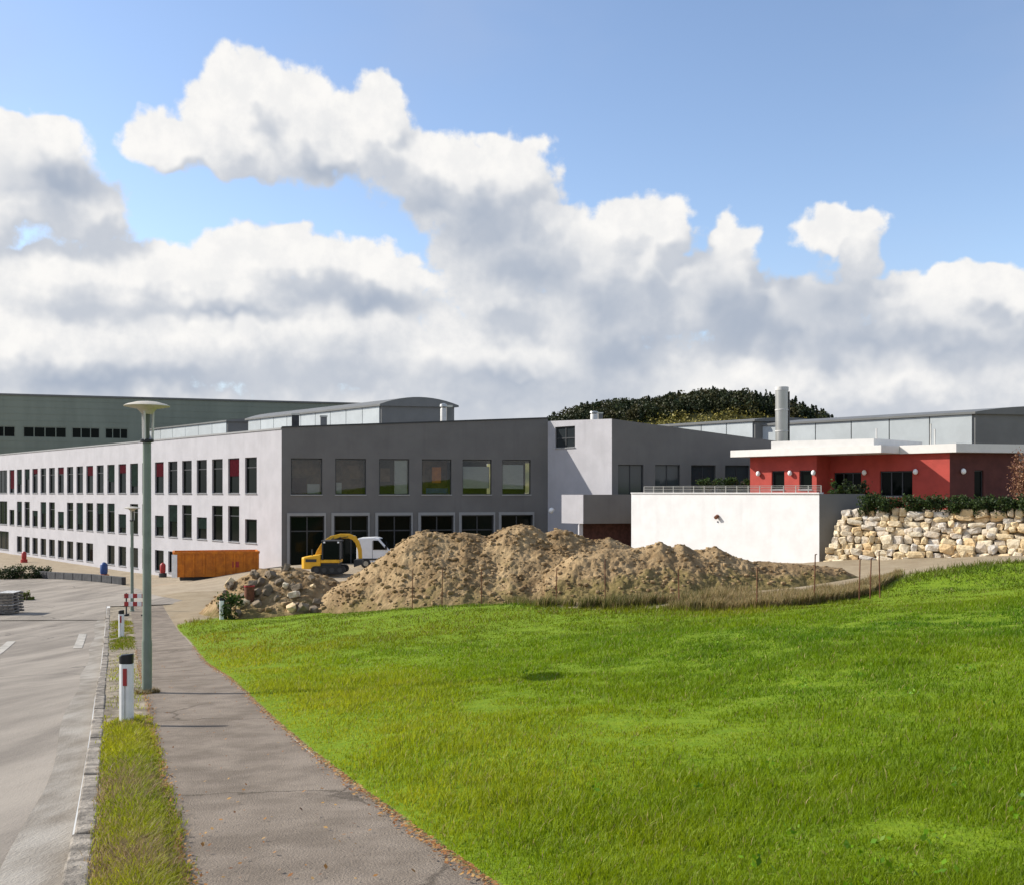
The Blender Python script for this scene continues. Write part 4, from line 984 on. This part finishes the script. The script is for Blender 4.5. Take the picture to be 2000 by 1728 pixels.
MB().tube(E(628,1090,.1), E(648,1056,.1), .05, .05, 8).build('ram', 'metal', ex); MB().tube(E(662,1043,.35), E(694,1046,.35), .045, .045, 8).build('ram', 'metal', ex)
m = MB(); cb = E(703,1096,.35); m.prism([(cb.x-.35, cb.y-.35), (cb.x+.2, cb.y-.35), (cb.x+.2, cb.y+.35), (cb.x-.35, cb.y+.35)], [cb.z-.35, cb.z-.15, cb.z-.15, cb.z-.35], cb.z+.15); m.build('bucket', 'dark_trim', ex, bevel=.03)

for k_ in range(3): MB().tube(E(630+k_*3,1066-k_*5,.18), E(652+k_*14,1049-k_,.18), .025, .025, 6).build('hose', 'black_rubber', ex)
MB().tube((xe-1.1, ze-.35, g+1.15), (xe-1.1, ze-.35, g+1.55), .05, .05, 8).build('exhaust', 'dark_trim', ex)
for sx_ in (-.25, .65): MB().box((xe+sx_, ze-.74, g+2.02), (.12, .08, .1)).build('work_light', 'globe', ex)
MB().box((xe-1.1, ze-.765, g+.85), (.7, .02, .18)).build('vent_grille', 'dark_trim', ex)
# white van beyond the heap
zv = 71.5; g = G(pxX(735, zv), zv); xv = pxX(700, zv)
vn = thing('white_van', (xv+2, zv, g), 'white delivery van partly hidden behind the big earth heap', 'van')
side = [(0,.35),(0,1.95),(.15,2.08),(1.2,2.12),(1.55,2.05),(2.25,1.28),(3.25,1.05),(3.5,.85),(3.55,.35)]
n = len(side); m = MB(); m.add([(xv+a, zv-.9, g+b) for a, b in side]+[(xv+a, zv+.9, g+b) for a, b in side], [tuple(range(n)), tuple(range(2*n-1, n-1, -1))]+[((i+1) % n, i, i+n, (i+1) % n+n) for i in range(n)])
m.build('body', 'van_white', vn, bevel=.06)
wsq = [(1.62,1.98),(2.22,1.31)]
m = MB(); (a, b), (c_, d_) = wsq; m.hexa([(xv+c_+.02, zv-.78, g+d_+.0), (xv+c_+.07, zv-.78, g+d_+.03), (xv+c_+.07, zv+.78, g+d_+.03), (xv+c_+.02, zv+.78, g+d_)], [(xv+a+.0, zv-.72, g+b), (xv+a+.05, zv-.72, g+b+.03), (xv+a+.05, zv+.72, g+b+.03), (xv+a, zv+.72, g+b)]); m.build('windscreen', 'glass_dark', vn)
m = MB(); m.add([(xv+1.15, zv-.925, g+1.28), (xv+2.05, zv-.925, g+1.28), (xv+1.5, zv-.925, g+1.92), (xv+1.15, zv-.925, g+1.92), (xv+1.15, zv-.89, g+1.28), (xv+2.05, zv-.89, g+1.28), (xv+1.5, zv-.89, g+1.92), (xv+1.15, zv-.89, g+1.92)], [(0,1,2,3),(7,6,5,4),(0,4,5,1),(1,5,6,2),(2,6,7,3),(3,7,4,0)]); m.build('side_window', 'glass_dark', vn)
for wx in (.65, 2.75):
    w = MB().tube((xv+wx, zv-.95, g+.33), (xv+wx, zv-.72, g+.33), .33, .33, 18).build('wheel', 'black_rubber', vn, True); MB().tube((xv+wx, zv-.965, g+.33), (xv+wx, zv-.94, g+.33), .18, .18, 12).build('rim', 'metal', w)
MB().box((xv+3.50, zv-.6, g+.85), (.1, .3, .16)).build('headlight', 'globe', vn)
MB().box((xv+1.1, zv-.905, g+1.15), (.02, .02, 1.5)).build('door_seam', 'dark_trim', vn); MB().box((xv+1.75, zv-.915, g+.62), (3.4, .03, .12)).build('side_strip', 'dark_trim', vn); MB().box((xv+2.05, zv-1.05, g+1.42), (.12, .2, .26)).build('mirror', 'black_plastic', vn)

# red and white works barrier in the verge
def barrier(px, z, label, w=.9):
    x = pxX(px, z); g = G(x, z); t = thing('works_barrier', (x, z, g), label, 'barrier')
    for h in (.55, .92):
        for i in range(5): MB().box((x-w/2+(i+.5)*w/5, z, g+h), (w/5, .03, .2)).build('board_stripe', 'red_paint' if i % 2 == 0 else 'white_plastic', t)
    for s in (-.42, .42): MB().box((x+s*w, z+.04, g+.5), (.05, .05, 1.1)).build('post', 'dark_trim', t); MB().box((x+s*w, z, g+.04), (.12, .5, .08)).build('foot', 'black_rubber', t)
barrier(264, 47.0, 'red and white striped works barrier right beside the tall lamp post', 1.0)
def marker(name, px, py0, py1, w, mat, mat2, label, cat):
    x, z = hit(px, py1); g = G(x, z); h = pyZ(py0, z)-g; t = thing(name, (x, z, g), label, cat)
    MB().lathe((x, z, g), [(w*.55, -.05), (w*.55, h*.28), (w*.45, h*.3)], 12).build('base', mat2, t, True)
    MB().lathe((x, z, g+h*.29), [(w*.34, 0), (w*.40, h*.15), (w*.40, h*.55), (w*.25, h*.66), (w*.05, h*.71)], 12).build('column', mat, t, True)
marker('blue_column', 203, 1097, 1131, .75, 'blue_paint', 'orange_paint', 'small dark blue column on an orange foot in the yard', 'column')
marker('red_hydrant', 47, 1076, 1098, .62, 'red_paint', 'red_paint', 'small red post in front of the far end of the office', 'post')
marker('red_hydrant', 318, 1098, 1127, .6, 'red_paint', 'dark_trim', 'small red post between tall lamp pole and orange skip', 'post')
# low dark wall added in place of a shadow band on the yard
wa = hit(75, 1128); wb = hit(238, 1142); dv = (Vector((wb[0], wb[1], 0))-Vector((wa[0], wa[1], 0))); nvec = Vector((dv.y, -dv.x, 0)).normalized()
yw = thing('shadow_band_wall', (wa[0], wa[1], G(*wa)), 'low dark wall added for the shadow band across the yard in front of the office', 'wall')
nseg = 9
for i in range(nseg):
    a = Vector((wa[0], wa[1], 0))+dv*(i/nseg+.003); b = Vector((wa[0], wa[1], 0))+dv*((i+1)/nseg-.003); hh = .58
    ga, gb = G(a.x, a.y), G(b.x, b.y); q = [a, b, b-nvec*.35, a-nvec*.35]; gg = [ga, gb, gb, ga]
    MB().prism([(p.x, p.y) for p in q], [k_-.4 for k_ in gg], [k_+hh for k_ in gg]).build('shadow_band_block', 'dark_concrete', yw, bevel=.03)
for i, (px, py) in enumerate(((6,1131),(30,1130),(55,1129),(80,1128))):
    x, z = hit(px, py); shrub('ground_shrub', (x, z, G(x, z)+.42), (1.0, .9, .62), 900, .16, DARKG, ORD[i]+' dark low shrub from the left in the bed at the yard edge', 'shrub', 90+i, 'shrubs in the left bed')
x, z = hit(53, 1172); shrub('grass_tussock', (x, z, G(x, z)+.28), (.42, .42, .36), 420, .14, [(.09, .13, .015), (.14, .16, .02), (.06, .09, .012)], 'bright green tussock beside the pallet stack at the road edge', 'tussock', 97)
# stack of pallets at the left
x, z = hit(4, 1196); g = G(x, z)
pl = thing('pallet_stack', (x, z, g), 'stack of grey timber pallets at the left edge of the road', 'pallets')
for k_ in range(7):
    zz = g+.02+k_*.145; jx = random.uniform(-.05, .05)
    for i in range(3): MB().box((x+jx, z-.5+i*.5, zz+.05), (1.5, .1, .09), .12).build('bearer', 'timber', pl)
    for i in range(6): MB().box((x+jx-.62+i*.25, z, zz+.115), (.2, 1.15, .028), .12).build('board', 'white_metal' if k_ in (2, 6) and i > 2 else 'timber', pl)
z = 43.6; x = pxX(456, z)
shrub('weed_bush', (x, z, on(PG3, x, z)+.45), (.62, .5, .7), 520, .18, [(.06, .10, .02), (.09, .12, .03), (.05, .075, .02)], 'green weed bush at the left end of the rubble heap', 'bush', 98)
x = pxX(487, 44.6); y = on(PG3, x, 44.6); t = thing('red_bin', (x, 44.6, y), 'small reddish drum lying by the stones of the rubble heap', 'drum')
MB().lathe((x, 44.6, y-.05), [(.22, 0), (.22, .68), (.20, .7)], 14).build('drum_body', 'rust', t, True); MB().lathe((x, 44.6, y+.6), [(.235, 0), (.235, .05)], 14).build('lid', 'red_paint', t, True)

# ------------------------------------------------------------------ grass and leaves
def blades(name, x, z, y, hgt, wid, lean, tint, mat='blade', seg=True, seed=0, wind=(.35, -.05)):
    rs = np.random.RandomState(seed); n = len(x); a = rs.uniform(0, 2*np.pi, n); b = rs.uniform(0, 2*np.pi, n)
    ln = lean*rs.uniform(.3, 1.2, n)*hgt
    dx = np.cos(b)*ln+wind[0]*hgt*.3; dz = np.sin(b)*ln+wind[1]*hgt*.3; wx = np.cos(a)*wid/2; wz = np.sin(a)*wid/2
    base = np.stack([x, z, y], 1); W = np.stack([wx, wz, np.zeros(n)], 1)
    tip = base+np.stack([dx, dz, hgt*np.sqrt(np.clip(1-(ln/hgt)**2*.5, .3, 1))], 1)
    if seg:
        mid = base+np.stack([dx*.35, dz*.35, hgt*.58], 1); V = np.stack([base-W, base+W, mid+W*.8, mid-W*.8, tip], 1).reshape(-1, 3)
        k_ = np.arange(n)[:, None]*5; lp = (k_+np.array([0,1,2,3,3,2,4])).ravel(); st_ = np.stack([np.arange(n)*7, np.arange(n)*7+4], 1).ravel(); T_ = np.repeat(tint, 5, 0)
    else:
        V = np.stack([base-W, base+W, tip], 1).reshape(-1, 3); lp = np.arange(3*n); st_ = np.arange(n)*3; T_ = np.repeat(tint, 3, 0)
    return npmesh(name, V, lp, st_, mat, tint=T_)
def grass_tint(x, z, rs, dry=0.0):
    n = len(x); u = np.clip(.46+fbm(x*.16+3, z*.16, 4)*1.5+fbm(x*1.1, z*1.1, 3)*.5, 0, 1)
    lush = np.array([.085, .182, .003]); mid = np.array([.19, .265, .003]); pale = np.array([.36, .355, .014]); straw = np.array([.42, .33, .13])
    near = np.clip(1-(x-XR(z))/4.5, 0, 1)*.45+np.clip((9.5-z)/6, 0, 1)*.25*np.clip(1-(x-1)/4, 0, 1)   # shorter, yellower sward by the path
    u = np.clip(u*.75+near-.06, 0, 1)[:, None]
    c = np.where(u < .5, lush+(mid-lush)*u*2, mid+(pale-mid)*(u-.5)*2)
    r = rs.rand(n); c = np.where((r < .035+dry)[:, None], straw*rs.uniform(.6, 1.1, (n, 1)), c)
    far_ = sstep(z+fbm(x*.3, z*.3, 3)*8, 20, 32)[:, None]*.8      # longer, unmown and browner towards the heaps
    c = c*(1-far_)+(c*np.array([.80, .66, .9])+np.array([.012, .004, .002]))*far_
    return c*rs.uniform(.65, 1.35, (n, 1))
rs = np.random.RandomState(99)
def sample_field(n, za, zb, power):
    u = rs.rand(n); z = (za**(1-power)+u*(zb**(1-power)-za**(1-power)))**(1/(1-power)); px = rs.uniform(-100, 2900, n); x = pxX(px, z)
    k_ = (x > XR(z)+.02+np.abs(rs.normal(size=n))*.05) & (in_field(x, z) > rs.normal(size=n)*.5+.1); return x[k_], z[k_]
def meadow_y(x, z): return gz(x, z)+fdz(x, z)
def sward(x, z):
    """height of the sward: short by the path, tufty elsewhere, longer at the far edge"""
    h = rs.uniform(.03, .085, len(x))*(1+np.clip(fbm(x*.5, z*.5, 3)*1.8+fbm(x*2.2, z*2.2, 2)*1.3, -.5, 1.0))*np.clip((x-XR(z))/1.0+.35, .35, 1)
    return h*(1+np.clip(1-in_field(x, z)/3.0, 0, 1)*1.6)
x, z = sample_field(480000, 3.6, 24, 1.6); k_ = rs.rand(len(x)) > sstep(z, 11, 24); x, z = x[k_], z[k_]
tag(blades('meadow_grass', x, z, meadow_y(x, z)-.01, sward(x, z), rs.uniform(.0045, .009, len(x))*(z/8)**.7, .7, grass_tint(x, z, rs), seg=True, seed=1), 'bright green meadow grass filling the foreground', 'grass', kind='stuff')
x, z = sample_field(760000, 9.5, 46, 1.9); k_ = rs.rand(len(x)) < sstep(z, 9.5, 20); x, z = x[k_], z[k_]; ed = np.clip(1-in_field(x, z)/3.0, 0, 1)
tag(blades('meadow_grass', x, z, meadow_y(x, z)-.01, sward(x, z)*1.08, rs.uniform(.006, .012, len(x))*(z/8)**.85, .7, grass_tint(x, z, rs, 0)*(1-.3*ed[:, None])+ed[:, None]*np.array([.03, .015, .006]), seg=False, seed=2), 'bright green far meadow grass reaching the earth heaps', 'grass', kind='stuff')
# broad-leaved weeds in the sward: darker rosettes
wx = []; rs2 = np.random.RandomState(5)
for i in range(110):
    zz = 4.5+rs2.rand()**1.5*16; xx = float(pxX(rs2.uniform(600, 2200), zz))
    if xx < XR(zz)+.3 or fbm(np.float64(xx*.3+40), np.float64(zz*.3), 3) < .02: continue
    g_ = float(meadow_y(np.float64(xx), np.float64(zz)))
    for j in range(9): a_ = rs2.uniform(0, 6.28); r_ = rs2.uniform(.02, .11); wx.append((xx+r_*math.cos(a_), zz+r_*math.sin(a_), g_+rs2.uniform(.03, .10)))
tag(leafcloud('meadow_weeds', np.array(wx), .045, [(.14, .27, .006), (.11, .23, .008), (.17, .29, .008)], 'leaf', seed=6, up=.3), 'dark broad-leaved weeds dotted through the meadow', 'weeds', kind='stuff')
# verge
n = 90000; u = rs.rand(n); z = (4.5**-.6+u*(44**-.6-4.5**-.6))**(1/-.6); f = rs.rand(n); x = XK(z)+.2+(XL(z)-XK(z)-.2)*f+rs.normal(size=n)*.035+fbm(z*1.7, z*0+2, 3)*.16*f
bare = sstep(z, 14.6, 15.4)*(1-sstep(z, 30, 34)); k_ = (rs.rand(n) > bare*.93) & ((z < 14.5) | (fbm(x*1.3, z*1.3, 3) > -.12)); x, z, f = x[k_], z[k_], f[k_]
dr = np.clip(sstep(-z, -11.5, -9.0)*.42+.08+fbm(x*1.2+7, z*1.2, 3)*1.3, 0, 1); c = grass_tint(x, z, rs); st_ = rs.rand(len(x)) < dr
c = np.where(st_[:, None], np.array([.36, .26, .13])*rs.uniform(.5, 1.2, (len(x), 1)), c*.95)
hh = rs.uniform(.05, .15, len(x))*np.sin(np.pi*np.clip(f, .12, .88))*np.where(z < 14.4, 1.1, .9)
tag(blades('verge_grass', x, z, gz(x, z)+.0, hh, rs.uniform(.005, .010, len(x))*(z/8)**.6, .8, c, seg=True, seed=3), 'half-dry grass on the narrow verge between kerb and footpath', 'grass', kind='stuff')
# tall dry grass along the foot of the heaps
n = 95000; px = np.concatenate([rs.uniform(1230, 1760, int(n*.6)), rs.uniform(640, 1300, n-int(n*.6))]); ez = np.interp(px, _ez[:,0], _ez[:,1]); z = ez+(rs.rand(n)**1.3*3.6-.4)*np.where(px > 1230, np.interp(px, [1230,1600,1760], [1, 1, .35]), .55); x = pxX(px, z)
strw = np.array([(.40,.29,.14), (.31,.21,.095), (.46,.36,.19), (.20,.18,.05)])[rs.randint(0, 4, n)]; olive = np.array([(.10,.105,.025), (.15,.13,.04), (.08,.09,.02)])[rs.randint(0, 3, n)]
isd = rs.rand(n) < np.where(px > 1380, .92, np.where(px > 1250, .6, .3)); c = np.where(isd[:, None], strw, olive)*rs.uniform(.65, 1.25, (n, 1))
k_ = fbm(x*.8+5, z*.8, 3)+np.where(px > 1380, .22, .0) > -.05; x, z, c, px = x[k_], z[k_], c[k_], px[k_]
hh = rs.uniform(.12, .42, len(x))*(1+fbm(x*.9, z*.9, 3)*1.6)*np.interp(px, [1350, 1400, 1620, 1760], [1.0, 1.2, 1.05, .6])
yy = np.array(gz(x, z)); 
tag(blades('dry_grass', x, z, yy-.05, hh, rs.uniform(.012, .024, len(x)), .35, c, seg=True, seed=4), 'tall dry straw-coloured grass and weeds along the foot of the earth heaps', 'grass', kind='stuff')
# fallen leaves along the edges of the path
n = 5200; side = rs.rand(n) < .62; z = 4.5+rs.rand(n)**1.6*26; off = np.abs(rs.normal(size=n))*.06
x = np.where(side, XR(z)-off*1.0+.04, XL(z)+off*1.1-.05); k_ = rs.rand(n) < .06; x[k_] = (XL(z)+rs.rand(n)*1.7)[k_]
P_ = np.stack([x, z, gz(x, z)+fbm(x*.8, z*.5, 3)*.02+.014], 1); m_ = len(P_); a = rs.uniform(0, 6.28, m_); s = rs.uniform(.009, .024, m_)
dv_ = np.stack([np.cos(a), np.sin(a), rs.uniform(-.3, .5, m_)], 1)*s[:, None]; ev_ = np.stack([-np.sin(a), np.cos(a), rs.uniform(-.3, .5, m_)], 1)*s[:, None]*.6
V = np.stack([P_-dv_, P_+ev_, P_+dv_, P_-ev_], 1).reshape(-1, 3); V[:, 2] += .01
lc = np.array([(.36,.17,.045), (.28,.12,.04), (.42,.25,.09), (.20,.10,.05)])[rs.randint(0, 4, m_)]
tag(npmesh('fallen_leaves', V, np.arange(4*m_), np.arange(m_)*4, 'fallen', tint=np.repeat(lc, 4, 0)), 'orange brown fallen leaves along the edges of the footpath', 'leaves', kind='stuff')

for nm, px, zz, sp, lab in (('lamp tuft', 287, 18.0, .22, 'brown tuft of dry grass round the foot of the tall street lamp'), ('post tuft', 250, 14.25, .2, 'green tuft of grass round the foot of the near marker post')):
    n = 500; a = rs.uniform(0, 6.28, n); r_ = sp*np.sqrt(rs.rand(n)); x = pxX(px, zz)+r_*np.cos(a); z = zz+r_*np.sin(a)
    c = np.array([(.22,.15,.06), (.14,.11,.03), (.30,.22,.10)] if 'lamp' in nm else [(.14,.22,.01), (.10,.17,.01), (.26,.24,.04)])[rs.randint(0, 3, n)]
    tag(blades('grass_tuft', x, z, gz(x, z)-.01, rs.uniform(.04, .13, n), rs.uniform(.006, .012, n), .8, c, seg=True, seed=9), lab, 'grass', kind='stuff')
